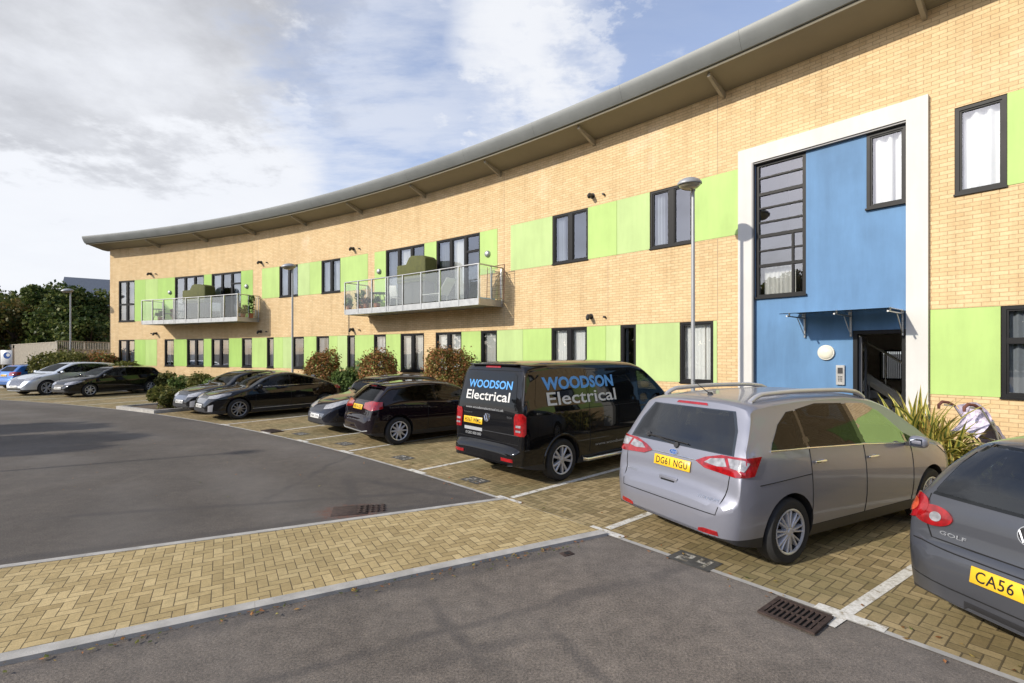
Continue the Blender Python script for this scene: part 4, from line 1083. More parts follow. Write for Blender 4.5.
BASE = dict(zb=.2, zs=.30, zmid=.62, tuck=.07, shoulder=.045, tumble=.42, tcurve=.25, rt=.11, nsup=2.7, tyre=.2, handle=None, mirpaint=True, shut=[], seatz=.52, dash=.45, hdrop=.14,
            pillars=[], sidewin=[], rearwin=None, frontwin=None, seats=[], rearglass='car_glass', bump=(.35, .62, .45, .58), spokes=(5, 'alloy', True), doors=[])
def spec(**k):
    d = dict(BASE); d.update(k)
    if d['handle'] is None: d['handle'] = d['paint']
    return d
def plan(L, r0=.60, f0=.55, rc=.93):
    return [(0, r0), (.02, r0 + .13), (.06, .86), (.14, .935), (.32, .975), (.8, 1.0), (L - 1.0, 1.0), (L - .55, .965), (L - .3, .90), (L - .13, .79), (L - .04, .66), (L, f0)]

def hole_out(V, Fc, hw0, z0, hw1, z1):
    """keep only the rim of a patch, so that it reads as the black printed border of the glass"""
    def ins(p): t = (p[2] - z0) / (z1 - z0); return 0 < t < 1 and abs(p[1]) < hw0 + (hw1 - hw0) * t
    return V, [f for f in Fc if not all(ins(V[i]) for i in f)]
def build_cars():
    # ---- silver people carrier
    L = 4.50
    c, r = make_car('people_carrier', 'silver grey people carrier with roof rails, parked nose-in before the blue entrance', 'car', (1.62, 5.36), 27.5, spec(
        L=L, W=1.84, xr=.80, xf=3.58, R=.328, arch=.375, rim=.222, paint='paint_silver', spokes=(8, 'alloy', True),
        top=[(0, .52), (.02, .62), (.05, .69), (.10, .73), (.115, .78), (.14, .95), (.18, 1.08), (.30, 1.30), (.42, 1.50), (.46, 1.575), (.52, 1.60), (.9, 1.632), (1.5, 1.652), (2.1, 1.65), (2.6, 1.60), (2.95, 1.50), (3.35, 1.28), (3.72, 1.07), (3.8, 1.045), (4.1, .96), (4.32, .86), (4.42, .74), (4.48, .60), (L, .5)],
        belt=[(0, 1.05), (.5, 1.13), (1.2, 1.11), (2.1, 1.075), (3.0, 1.01), (3.6, .96), (4.2, .82), (L, .7)], plan=plan(L), bot=[(0, .34), (.15, .26), (.5, .21), (4.0, .2), (4.35, .22), (L, .27)],
        tumble=.27, tcurve=.30, cab=(.55, 3.55), cabz=.75, zs=.33,
        sidewin=[dict(p=[(.58, 1.155), (1.10, 1.14), (1.10, 1.475), (.98, 1.46), (.80, 1.36)], m='privacy_glass'), dict(p=[(1.18, 1.135), (2.08, 1.10), (2.02, 1.515), (1.55, 1.52), (1.18, 1.49)], m='privacy_glass'),
                 dict(p=[(2.20, 1.095), (3.05, 1.035), (3.05, 1.14), (2.72, 1.38), (2.5, 1.48), (2.14, 1.51)]), dict(p=[(3.12, 1.03), (3.40, 1.005), (3.12, 1.11)])],
        rearwin=[(-.70, 1.10), (.70, 1.10), (.64, 1.32), (.54, 1.49), (-.54, 1.49), (-.64, 1.32)], rearglass='rear_glass', frontwin=[(-.66, 1.12), (.66, 1.12), (.54, 1.50), (-.54, 1.50)],
        pillars=[[(2.05, 1.095), (2.22, 1.09), (2.17, 1.51), (2.0, 1.515)], [(1.08, 1.135), (1.20, 1.13), (1.20, 1.49), (1.08, 1.475)], [(3.02, 1.035), (3.14, 1.03), (3.14, 1.10), (3.02, 1.16)]],
        seats=[(2.45, -.38), (2.45, .38), (1.55, -.42), (1.55, 0), (1.55, .42)], seatz=.72, doors=[(1.14, 2.12), (2.12, 3.12)], mirror=(3.0, 1.0), bump=(.34, .62, .45, .6), handle='chrome', hdrop=.13,
        shut=[('B', [(-.74, 1.06), (-.72, .80), (-.66, .54), (.66, .54), (.72, .80), (.74, 1.06)]), ('R', [(.36, .83), (.75, .85), (1.14, .865)])]))
    # rear lights wrap the corner: red surround with clear centres
    A = (.08, -.84, 1, .8)
    o = c.both('tail_light', 'red_lens', r, 'C', [(-.37, .985), (-.28, .935), (.0, .91), (.16, .925), (.225, 1.10), (.05, 1.09), (-.12, 1.085), (-.27, 1.04)], .012, A, .04, .02)
    for mi, t in enumerate(o):
        for P in ([(-.28, .99), (-.22, 1.035), (-.09, 1.06), (-.07, .99), (-.16, .975)], [(-.04, .985), (-.06, 1.065), (.08, 1.07), (.12, 1.045), (.07, .97)]):
            V, Fc = c.patch('C', P, .0145, A, .03, 0, bool(mi)); c.add('clear_section', 'clear_lens', t, V, Fc)
    c.both('rear_reflector', 'red_lens', r, 'B', [(-.69, .345), (-.47, .345), (-.48, .375), (-.54, .39), (-.68, .388)], .006, None, .04, .015)
    V, Fc = c.patch('B', [(-.22, 1.525), (.22, 1.525), (.20, 1.55), (-.20, 1.55)], .008, None, .03, .01); c.add('brake_light', 'red_lens', r, V, Fc)
    plate(c, r, 'B', 0, .905, 'DG61 NGU', True)
    disc_badge(c, r, 'B', 0, 1.02, .062, .028, kind='FORD')
    q = MB(); c.line(q, 'B', [(-.52, .985), (-.2, .99), (.2, .99), (.52, .985)], .006, off=.004); q.build('tailgate_trim', 'chrome', r, smooth=60)
    rbox('tailgate_handle', (c.hit('B', -.02, .74)[0].x - .006, .02, .715), (.02, .26, .085), 'paint_silver', r, .012)
    rbox('handle_recess', (c.hit('B', 0, .74)[0].x - .012, .02, .71), (.02, .2, .03), 'seam', r, .006)
    c.text('tailgate_script', 'GRAND C-MAX', 'chrome', r, 'B', .70, .52, .71, .735, .004)
    c.text('tailgate_script', 'TITANIUM', 'chrome', r, 'B', -.42, -.66, .655, .68, .004)
    wiper(c, r, 'B', [(-.02, 1.09), (.3, 1.135), (.44, 1.14)]); 
    wiper(c, r, 'B', [(.44, 1.145), (-.18, 1.12)], .02, .006)
    for s in (False, True):
        q = MB(); c.line(q, 'R', [(.54, 1.135), (1.14, 1.12), (2.12, 1.078), (3.05, 1.017), (3.5, .985)], .008, mirror=s, off=.002); q.build('window_trim', 'chrome', r, smooth=60)
    for s in (-1, 1):   # roof rails
        q = MB(); pts = []
        for k in range(25):
            x = .62 + 2.0 * k / 24; z = c.topf(x); y = .60 - .015 * math.cos(k / 24 * math.pi); e = min(1, min(k, 24 - k) / 2.2); l = c.hit('T', x, s * y)[0]
            pts.append((x, s * y, l.z + .006 + .055 * math.sin(e * math.pi / 2)))
        q.tube(pts, .026, 8)
        q.build('roof_rail', 'alloy', r, smooth=60)
    q = MB(); l = c.hit('T', .72, 0)[0]; q.tube([l, l + Vector((-.28, 0, .17))], [.006, .002], 6); q.lathe([(.0, .03), (.02, .025), (.035, 0)], Matrix.Translation(l), 12); q.build('aerial', 'plastic', r)
    c.both('headlight', 'clear_lens', r, 'C', [(-.32, .70), (.25, .78), (.42, .92), (.05, .86), (-.30, .78)], .008, (L - .08, -.78, -1, .7), .05, .015)
    V, Fc = c.patch('F', [(-.5, .32), (.5, .32), (.44, .52), (-.44, .52)], .006, None, .05); c.add('grille', 'plastic', r, V, Fc)
    plate(c, r, 'F', 0, .45, 'DG61 NGU', False)
    V, Fc = c.patch('R', [(.43, .80), (.60, .80), (.60, .68), (.43, .68)], .002, None, .05); 
    CARS['mpv'] = (c, r)

    # ---- grey hatchback, cut by the frame
    L = 4.20
    c, r = make_car('hatchback_car', 'dark grey hatchback with round-lobed red tail lights at the right edge of the photo', 'car', (3.22, 3.20), 11.5, spec(
        L=L, W=1.70, xr=.78, xf=3.36, R=.316, arch=.36, rim=.215, paint='paint_grey', spokes=(5, 'alloy', False),
        top=[(0, .50), (.015, .60), (.04, .66), (.09, .695), (.105, .76), (.13, .92), (.18, 1.03), (.33, 1.22), (.50, 1.38), (.56, 1.425), (.66, 1.455), (1.1, 1.505), (1.6, 1.515), (2.1, 1.48), (2.5, 1.34), (2.95, 1.11), (3.1, 1.03), (3.5, .96), (3.9, .85), (4.08, .72), (4.17, .58), (L, .48)],
        belt=[(0, .92), (.5, .99), (1.5, .965), (2.9, .93), (3.6, .84), (L, .65)], plan=plan(L, .62), bot=[(0, .30), (.15, .24), (.5, .19), (3.8, .18), (L, .24)],
        tumble=.34, tcurve=.35, cab=(.52, 2.95), cabz=.7, zs=.31,
        sidewin=[dict(p=[(.62, 1.02), (.95, 1.0), (.95, 1.30), (.80, 1.23)]), dict(p=[(1.02, 1.0), (1.72, .985), (1.70, 1.365), (1.3, 1.36), (1.02, 1.32)]), dict(p=[(1.82, .98), (2.75, .965), (2.72, 1.02), (2.36, 1.26), (2.1, 1.35), (1.80, 1.37)])],
        rearwin=[(-.62, 1.03), (.62, 1.03), (.56, 1.24), (.50, 1.37), (-.50, 1.37), (-.56, 1.24)], rearglass='rear_glass', frontwin=[(-.62, 1.08), (.62, 1.08), (.5, 1.37), (-.5, 1.37)],
        seats=[(1.95, -.36), (1.95, .36), (1.1, -.38), (1.1, 0), (1.1, .38)], doors=[(1.0, 1.78), (1.78, 2.78)], mirror=(2.62, .98), bump=(.34, .60, .42, .56),
        shut=[('B', [(-.67, 1.0), (-.655, .80), (-.60, .695), (.60, .695), (.655, .80), (.67, 1.0)]), ('B', [(-.80, .655), (-.4, .645), (.4, .645), (.80, .655)]), ('B', [(-.78, .42), (-.4, .40), (.4, .40), (.78, .42)])]))  # middle rear line is a dark strip for the bumper crease's shadow
    A = (.08, -.80, 1, .75)
    def lobe(cx, cz, rx, rz, n=16, s0=0): return [(cx + rx * math.cos(2 * math.pi * k / n), cz + rz * math.sin(2 * math.pi * k / n)) for k in range(n)]
    o = c.both('tail_light', 'red_lens', r, 'C', lobe(.03, .89, .12, .095, 26), .014, A, .035, .025)
    for mi, t in enumerate(o):
        V, Fc = c.patch('C', lobe(-.125, .853, .12, .075, 26), .0125, A, .03, .02, bool(mi)); c.add('inner_lamp', 'red_lens', t, V, Fc)
        V, Fc = c.patch('C', lobe(-.15, .85, .036, .036), .0170, A, .02, 0, bool(mi)); c.add('reversing_lens', 'clear_lens', t, V, Fc)
        V, Fc = c.patch('C', lobe(.035, .89, .064, .058, 20), .0180, A, .02, 0, bool(mi)); c.add('brake_lens', 'amber_lens', t, V, Fc)
    V, Fc = c.patch('B', [(-.18, 1.395), (.18, 1.395), (.17, 1.415), (-.17, 1.415)], .012, None, .03, .01); c.add('brake_light', 'red_lens', r, V, Fc)
    plate(c, r, 'B', 0, .565, 'CA56 VKM', True)
    disc_badge(c, r, 'B', 0, .905, .068, .068, ('chrome', 'plastic'), 'VW')
    V, Fc = c.patch('B', [(-.66, 1.0), (.66, 1.0), (.60, 1.25), (.535, 1.40), (-.535, 1.40), (-.60, 1.25)], .0012, None, .06); fr_ = c.add('glass_border', 'ink_gloss', r, *hole_out(V, Fc, .60, 1.035, .485, 1.365))
    c.text('tailgate_script', 'GOLF', 'chrome', r, 'B', .545, .36, .735, .762, .005, bold=.02)
    wiper(c, r, 'B', [(-.05, 1.02), (-.3, 1.075), (-.46, 1.08)]); q = MB(); l = c.hit('T', .75, 0)[0]; q.tube([l, l + Vector((-.25, 0, .14))], [.005, .002], 6); q.build('aerial', 'plastic', r)
    V, Fc = c.patch('B', [(-.08, 1.09), (.05, 1.09), (.05, 1.125), (-.08, 1.125)], .005, None, .04); c.add('parking_permit', 'plate_w', r, [(x, -y, z) for x, y, z in V], Fc)
    V, Fc = c.patch('B', [(-.3, .25), (.3, .25), (.3, .36), (-.3, .36)], .004, None, .05); c.add('lower_valance', 'plastic', r, V, Fc)
    c.both('headlight', 'clear_lens', r, 'C', [(-.28, .62), (.25, .68), (.38, .80), (.05, .78), (-.28, .72)], .008, (L - .08, -.74, -1, .7), .05, .015)
    CARS['golf'] = (c, r)

    # ---- black van with the lettering
    L = 4.90
    c, r = make_car('panel_van', 'black tradesman\'s van with blue and white lettering on its side and rear', 'van', (-.50, 8.25), 41, spec(
        L=L, W=1.90, xr=.95, xf=3.95, R=.345, arch=.39, rim=.235, paint='paint_black', spokes=(5, 'alloy', True), tyre=.215,
        top=[(0, .50), (.015, .56), (.05, .60), (.085, .62), (.095, .70), (.11, 1.0), (.13, 1.25), (.20, 1.60), (.255, 1.86), (.28, 1.91), (.36, 1.935), (1.0, 1.965), (2.2, 1.97), (3.0, 1.95), (3.3, 1.89), (3.6, 1.72), (4.0, 1.42), (4.2, 1.27), (4.32, 1.20), (4.6, 1.06), (4.75, .92), (4.84, .74), (4.88, .6), (L, .5)],
        belt=[(0, 1.22), (3.0, 1.20), (3.9, 1.14), (4.3, 1.05), (4.7, .85), (L, .65)], plan=plan(L, .70, .6), bot=[(0, .36), (.2, .28), (.6, .22), (4.4, .22), (L, .3)],
        tumble=.10, tcurve=.16, rt=.15, nsup=3.0, zs=.34, shoulder=.02, zmid=.7, tuck=.045, cab=(2.95, 4.12), cabz=.95,
        sidewin=[dict(p=[(3.10, 1.21), (3.98, 1.17), (3.95, 1.30), (3.62, 1.57), (3.42, 1.72), (3.14, 1.76)])],
        frontwin=[(-.74, 1.34), (.74, 1.34), (.64, 1.80), (-.64, 1.80)], seats=[(3.35, -.45), (3.35, .45)], seatz=.95, doors=[(3.02, 3.62)], mirror=(3.86, 1.20), mirpaint=False, dash=.3, bump=(.5, .60, .45, .62), handle='plastic', hdrop=.10,
        shut=[('B', [(-.80, .66), (-.83, 1.2), (-.76, 1.80), (.76, 1.80), (.83, 1.2), (.80, .66), (-.80, .66)]), ('R', [(1.62, .40), (1.62, 1.80), (3.0, 1.82)]), ('R', [(1.45, 1.155), (3.0, 1.155)])]))
    # dark vinyl "windows" of the load space
    for p in ([(.36, 1.27), (.39, 1.24), (1.50, 1.225), (1.54, 1.26), (1.55, 1.72), (1.51, 1.75), (.50, 1.745), (.45, 1.70)], [(1.66, 1.26), (1.70, 1.22), (2.88, 1.21), (2.94, 1.25), (2.95, 1.72), (2.9, 1.765), (1.72, 1.765), (1.67, 1.72)]):
        c.both('side_panel_glass', 'ink_gloss', r, 'R', p, .004, None, .08)
    V, Fc = c.patch('B', [(-.66, 1.22), (-.70, 1.28), (-.64, 1.72), (-.58, 1.76), (.58, 1.76), (.64, 1.72), (.70, 1.28), (.66, 1.22)], .004, None, .06); rw = c.add('rear_window', 'ink_gloss', r, V, Fc)
    rw['label'] = 'blacked-out tailgate window with lettering'
    c.text('side_lettering', 'WOODSON', 'letter_blue', r, 'R', .56, 2.36, 1.49, 1.70, .009, bold=.04)
    c.text('side_lettering', 'Electrical', 'letter_white', r, 'R', .62, 2.38, 1.245, 1.455, .009, bold=.012)
    c.text('side_lettering', 'www.woodsonelectrical.co.uk', 'letter_grey', r, 'R', 1.75, 3.35, .485, .535, .006)
    c.text('side_lettering', 'WOODSON', 'letter_blue', r, 'L', 2.72, 1.02, 1.50, 1.695, .009, bold=.025)
    c.text('side_lettering', 'Electrical', 'letter_white', r, 'L', 2.74, 1.06, 1.245, 1.455, .009, bold=.012)
    c.text('rear_lettering', 'WOODSON', 'letter_blue', r, 'B', .60, -.56, 1.50, 1.635, .008, bold=.022)
    c.text('rear_lettering', 'Electrical', 'letter_white', r, 'B', .62, -.54, 1.30, 1.455, .008, bold=.012)
    c.text('rear_lettering', 'www.woodsonelectrical.co.uk', 'letter_grey', r, 'B', .60, -.42, 1.145, 1.185, .006)
    c.text('rear_lettering', 'Transporter', 'chrome', r, 'B', .66, .40, 1.055, 1.085, .004)
    c.text('rear_lettering', 'TDI', 'chrome', r, 'B', -.50, -.62, 1.05, 1.08, .004)
    V, Fc = c.patch('B', [(.12, .775), (.62, .775), (.62, .83), (.12, .83)], .003, None, .05); c.add('phone_strip', 'letter_grey', r, V, Fc)
    c.text('rear_lettering', '01202 000 000', 'letter_grey', r, 'B', .58, .14, .70, .745, .004)
    A = (.06, -.90, 1, .55)
    o = c.both('tail_light', 'red_lens', r, 'C', [(-.15, .81), (.02, .80), (.05, .84), (.045, 1.10), (.01, 1.15), (-.13, 1.14), (-.16, 1.08)], .014, A, .035, .025)
    for mi, t in enumerate(o):
        V, Fc = c.patch('C', [(-.12, .93), (-.02, .93), (-.02, .965), (-.12, .965)], .017, A, .03, 0, bool(mi)); c.add('reversing_lens', 'clear_lens', t, V, Fc)
        V, Fc = c.patch('C', [(-.12, .86), (-.02, .86), (-.02, .89), (-.12, .89)], .017, A, .03, 0, bool(mi)); c.add('indicator_lens', 'clear_lens', t, V, Fc)
    c.both('rear_reflector', 'red_lens', r, 'B', [(-.76, .40), (-.50, .40), (-.50, .45), (-.76, .45)], .01, None, .04, .015)
    V, Fc = c.patch('B', [(-.2, 1.845), (.2, 1.845), (.19, 1.875), (-.19, 1.875)], .010, None, .03, .01); c.add('brake_light', 'red_lens', r, V, Fc)
    q = MB(); q.box((.265, 0, 1.900), (.10, 1.24, .025)); bevel(q.build('spoiler', 'paint_black', r), .012, 2)
    plate(c, r, 'B', .37, .945, 'HX67 WMC', True)
    disc_badge(c, r, 'B', 0, 1.02, .075, .075, ('chrome', 'plastic'), 'VW')
    q = MB(); c.line(q, 'B', [(-.80, .80), (-.2, .80), (.10, .80)], .008, off=.004); q.build('tailgate_trim', 'plastic', r, smooth=60)
    q = MB(); 
    for s in (-1, 1): q.tube([(1.42, s * .95, .30), (1.5, s * .99, .285), (3.4, s * .99, .285), (3.48, s * .95, .30)], .032, 10)
    q.build('side_step', 'chrome', r, smooth=60)
    for x in (c.xr, c.xf):
        for mi in (False, True):
            q = MB(); arc = [(x + .415 * math.cos(a), c.R + .01 + .415 * math.sin(a)) for a in [math.pi * (-.02 + 1.04 * k / 20) for k in range(21)]]
            c.line(q, 'R', arc, .02, mirror=mi, off=-.004); q.build('arch_lip', 'paint_black', r, smooth=60)
    c.both('headlight', 'clear_lens', r, 'C', [(-.30, .82), (.2, .86), (.28, 1.02), (-.05, 1.0), (-.32, .94)], .008, (L - .08, -.82, -1, .7), .05, .015)
    V, Fc = c.patch('F', [(-.5, .62), (.5, .62), (.5, .9), (-.5, .9)], .006, None, .05); c.add('grille', 'plastic', r, V, Fc)
    CARS['van'] = (c, r)

    def hatch(name, label, loc, head, paint, L=4.0, W=1.74, H=1.44, tail='hatch', front=True, rearp=None, frontp=None, mats=None, spokes=(5, 'alloy', True), glassm='car_glass', group=None, doors=4, lights=None, estate=False, grille='plastic', wheelR=.315, suv=0):
        k = H / 1.44; xr = .74; xf = L - .86; B_ = 2.98 * L / 4.0 - .05
        tp = [(0, .50), (.015, .60), (.04, .66), (.09, .70), (.10, .76), (.13, .90)]
        if tail == 'hatch': tp += [(.19, 1.0), (.34, 1.17), (.48, 1.30), (.54, 1.35), (.64, 1.38)]
        elif tail == 'fast': tp += [(.18, .97), (.30, 1.01), (.42, 1.05), (.8, 1.19), (1.2, 1.31), (1.5, 1.37)]
        else: tp += [(.18, 1.0), (.28, 1.18), (.38, 1.32), (.44, 1.365), (.55, 1.385)]
        rf = L * .42
        tp += [(rf, 1.44), (rf + .45, 1.41), (rf + .85, 1.29), (L - 1.30, 1.05), (L - 1.18, 1.0), (L - .75, .93), (L - .35, .81), (L - .14, .68), (L - .04, .55), (L, .46)]
        tp = sorted(set(tp)); tp = [(x, .5 + (z - .5) * (H - .5) / .94 if z > .5 else z) for x, z in tp]
        a = .62 if tail != 'fast' else .95
        ht = lambda x: pchip(tp)(x)
        belt = [(0, .92 * k), (.6, 1.0 * k), (1.6, .955 * k), (L - 1.2, .93 * k), (L - .6, .82 * k), (L, .62)]; bf = pchip(belt)
        m = L * .44; be = lambda x: bf(x) + .03
        up = lambda x: min(ht(x) - .105, H - .105)
        sw = [dict(p=[(a, be(a)), (m - .06, be(m)), (m - .08, up(m)), (m - .5, up(m - .5)), (a + .22, max(be(a) + .06, up(a + .22) - .02))], m=glassm),
              dict(p=[(m + .05, be(m)), (L - 1.32, be(L - 1.32)), (L - 1.34, be(L - 1.32) + .05), (rf + .82, up(rf + .82)), (rf + .4, up(rf + .4)), (m + .03, up(m))], m='car_glass')]
        fw = [(-.58, 1.03 * k), (.58, 1.03 * k), (.47, H - .1), (-.47, H - .1)]
        rwn = [(-.56, 1.03 * k), (.56, 1.03 * k), (.46, H - .15), (-.46, H - .15)] if tail != 'fast' else [(-.5, 1.13 * k), (.5, 1.13 * k), (.42, H - .12), (-.42, H - .12)]
        d = [(1.0, m), (m, L - 1.36)] if doors == 4 else [(m - .25, L - 1.36)]
        c, r = make_car(name, label, 'car', loc, head, spec(L=L, W=W, xr=xr, xf=xf, R=wheelR, arch=wheelR + .045, rim=wheelR - .10, paint=paint, top=tp, belt=belt, plan=plan(L, .62), bot=[(0, .30), (.15, .24), (.5, .19), (L - .4, .18), (L, .24)],
                    tumble=.36, tcurve=.35, cab=(.5 if tail != 'fast' else .8, L - 1.45), cabz=.72 * k, sidewin=sw, rearwin=rwn, frontwin=fw, pillars=[[(m - .07, be(m) - .01), (m + .06, be(m) - .01), (m + .04, up(m) + .01), (m - .09, up(m) + .01)]], seats=[(L * .47, -.36), (L * .47, .36), (L * .28, -.3), (L * .28, .3)], doors=d, mirror=(L - 1.48, .95 * k),
                    spokes=spokes, dash=.15, shut=[('B', [(-.66, .95), (-.62, .70), (.62, .70), (.66, .95)]), ('T', [(L - 1.2, -.62), (L - .3, -.5), (L - .22, 0), (L - .3, .5), (L - 1.2, .62)])]))
        lm = lights or {}
        c.both('tail_light', 'red_lens', r, 'C', lm.get('t', [(-.28, .80 * k), (-.02, .79 * k), (.20, .82 * k), (.22, .92 * k), (.0, .94 * k), (-.27, .92 * k)]), .012, (.08, -.8 * W / 1.76, 1, .75), .05, .02)
        hl = c.both('headlight', 'clear_lens', r, 'C', lm.get('h', [(-.30, .58 * k), (.12, .62 * k), (.42, .76 * k), (.40, .80 * k), (.0, .74 * k), (-.30, .67 * k)]), .010, (L - .10, -.72 * W / 1.76, -1, .72), .05, .02)
        V, Fc = c.patch('F', lm.get('g', [(-.34, .50), (.34, .50), (.38, .60), (-.38, .60)]), .006, None, .05, .01); c.add('grille', grille, r, V, Fc)
        V, Fc = c.patch('F', [(-.55, .27), (.55, .27), (.45, .38), (-.45, .38)], .006, None, .05); c.add('air_intake', 'plastic', r, V, Fc)
        if lm.get('fog'): c.both('fog_light', lm['fog'], r, 'C', [(-.12, .28), (.02, .28), (.06, .50), (-.10, .46)], .008, (L - .10, -.72, -1, .72), .05, .02)
        plate(c, r, 'B', 0, lm.get('pz', .80) * k, rearp, True); plate(c, r, 'F', 0, lm.get('fz', .44), frontp, False)
        V, Fc = c.patch('B', [(-.15, H - .115), (.15, H - .115), (.15, H - .095), (-.15, H - .095)], .01, None, .04, .01); c.add('brake_light', 'red_lens', r, V, Fc)
        return c, r
    # purple-black small hatchback, tail towards the road
    c, r = hatch('hatchback_car', 'plum black small hatchback with its tail out, next left of the van', (-3.68, 11.60), 38.5, 'paint_plum', L=3.95, W=1.74, H=1.42, rearp='HN14 RZB', frontp='HN14 RZB', doors=2, spokes=(10, 'alloy', False), glassm='privacy_glass',
                 lights=dict(t=[(-.34, .83), (-.02, .80), (.20, .84), (.18, .98), (-.05, 1.0), (-.33, .95)], pz=.86))
    q = MB(); c.line(q, 'B', [(-.70, .36), (-.5, .33), (.5, .33), (.70, .36)], .014, off=.004); q.build('bumper_trim', 'steel', r, smooth=60)
    q = MB(); q.box((.50, 0, 1.375), (.16, 1.04, .02)); bevel(q.build('spoiler', 'paint_plum', r), .008, 2)
    hatch('hatchback_car', 'navy black hatchback facing out with a white front plate, half behind the plum hatchback', (-2.36, 15.95), 224, 'paint_navy', L=3.95, W=1.72, H=1.46, rearp='HJ60 XVA', frontp='HJ60 XVA',
          lights=dict(h=[(-.32, .62), (.0, .66), (.50, .86), (.46, .90), (.0, .80), (-.30, .72)], g=[(-.40, .38), (.40, .38), (.5, .52), (-.5, .52)]), grille='smoke_lens')
    c, r = hatch('fastback_car', 'glossy black five-door fastback facing out, in full side view left of the clipped shrubs', (-6.85, 19.05), 228, 'paint_black', L=4.47, W=1.82, H=1.45, tail='fast', rearp='YK68 DNP', frontp='YK68 DNP', wheelR=.325, spokes=(10, 'alloy_grey', False),
          lights=dict(h=[(-.30, .66), (.1, .67), (.40, .78), (.42, .83), (.0, .78), (-.30, .73)], fog='alloy', g=[(-.40, .52), (.40, .52), (.44, .66), (-.44, .66)]), grille='smoke_lens')
    for s in (False, True):
        q = MB(); c.line(q, 'R', [(.80, 1.02), (1.3, 1.02), (3.1, .985)], .007, mirror=s, off=.003); q.build('window_trim', 'chrome', r, smooth=60)
        q = MB(); c.line(q, 'R', [(1.15, .33), (3.2, .31)], .01, mirror=s, off=.004); q.build('sill_trim', 'steel', r, smooth=60)
    hatch('hatchback_car', 'black hatchback facing out beside the kerbed planting island', (-8.95, 20.6), 236, 'paint_black', L=4.28, W=1.8, H=1.45, rearp='HF15 OKE', frontp='HF15 OKE', group=None,
          lights=dict(fog='alloy', g=[(-.42, .50), (.42, .50), (.46, .64), (-.46, .64)]), grille='smoke_lens')
    hatch('estate_car', 'black estate car facing out, first beyond the planting island', (-19.7, 27.55), 249, 'paint_black', L=4.42, W=1.75, H=1.43, tail='estate', rearp='WP05 LTF', frontp='WP05 LTF', spokes=(7, 'alloy', False), glassm='privacy_glass')
    c, r = hatch('off_road_car', 'pale silver blue off-road estate facing out between the black estate and the blue hatchback', (-22.9, 28.75), 253, 'paint_pale', L=4.62, W=1.88, H=1.62, tail='estate', rearp='EO17 JSU', frontp='EO17 JSU', wheelR=.36, glassm='privacy_glass',
          lights=dict(g=[(-.42, .48), (.42, .48), (.46, .80), (-.46, .80)], h=[(-.22, .72), (.12, .76), (.38, .84), (.40, .92), (.0, .88), (-.22, .86)]), grille='smoke_lens')
    hatch('hatchback_car', 'bright blue hatchback with its tail out, last in the row by the timber fence', (-28.9, 28.3), 72, 'paint_blue', L=4.25, W=1.78, H=1.46, rearp='HV12 GSO', frontp='HV12 GSO',
          lights=dict(t=[(-.28, .80), (.0, .80), (.24, .84), (.26, 1.0), (.0, 1.02), (-.27, .98)]))
CARS = {}
# ------------------------------------------------------------------ ground
def polar(r, ph, z=0): return Vector((CX + r * math.cos(ph), CY + r * math.sin(ph), z))
def ph_of(p): return math.atan2(p.y - CY, p.x - CX)
def ring(mb, r0, r1, p0, p1, z, n=None, z1=None):
    n = n or max(1, int(abs(p1 - p0) * r1 / .8)); z1 = z if z1 is None else z1
    for i in range(n):
        a, b = p0 + (p1 - p0) * i / n, p0 + (p1 - p0) * (i + 1) / n
        uv = lambda r, p: (-RE * p, r - RE)
        mb.face([polar(r0, a, z), polar(r0, b, z), polar(r1, b, z1), polar(r1, a, z1)], [uv(r0, a), uv(r0, b), uv(r1, b), uv(r1, a)])
def ringbox(mb, r0, r1, p0, p1, z0, z1, n=None):
    n = n or max(1, int(abs(p1 - p0) * r1 / .8)); ring(mb, r0, r1, p0, p1, z1, n)
    for i in range(n):
        a, b = p0 + (p1 - p0) * i / n, p0 + (p1 - p0) * (i + 1) / n
        for r in (r0, r1): mb.face([polar(r, a, z0), polar(r, b, z0), polar(r, b, z1), polar(r, a, z1)])
    for a in (p0, p1): mb.face([polar(r0, a, z0), polar(r1, a, z0), polar(r1, a, z1), polar(r0, a, z1)])
def ribbon(mb, a, b, w, z, uv=False):
    d = (b - a); d.z = 0; n = Vector((-d.y, d.x, 0)).normalized() * w / 2; L = d.length
    q = [a - n, b - n, b + n, a + n]; mb.face([(p.x, p.y, z) for p in q], [(0, 0), (L, 0), (L, w), (0, w)])
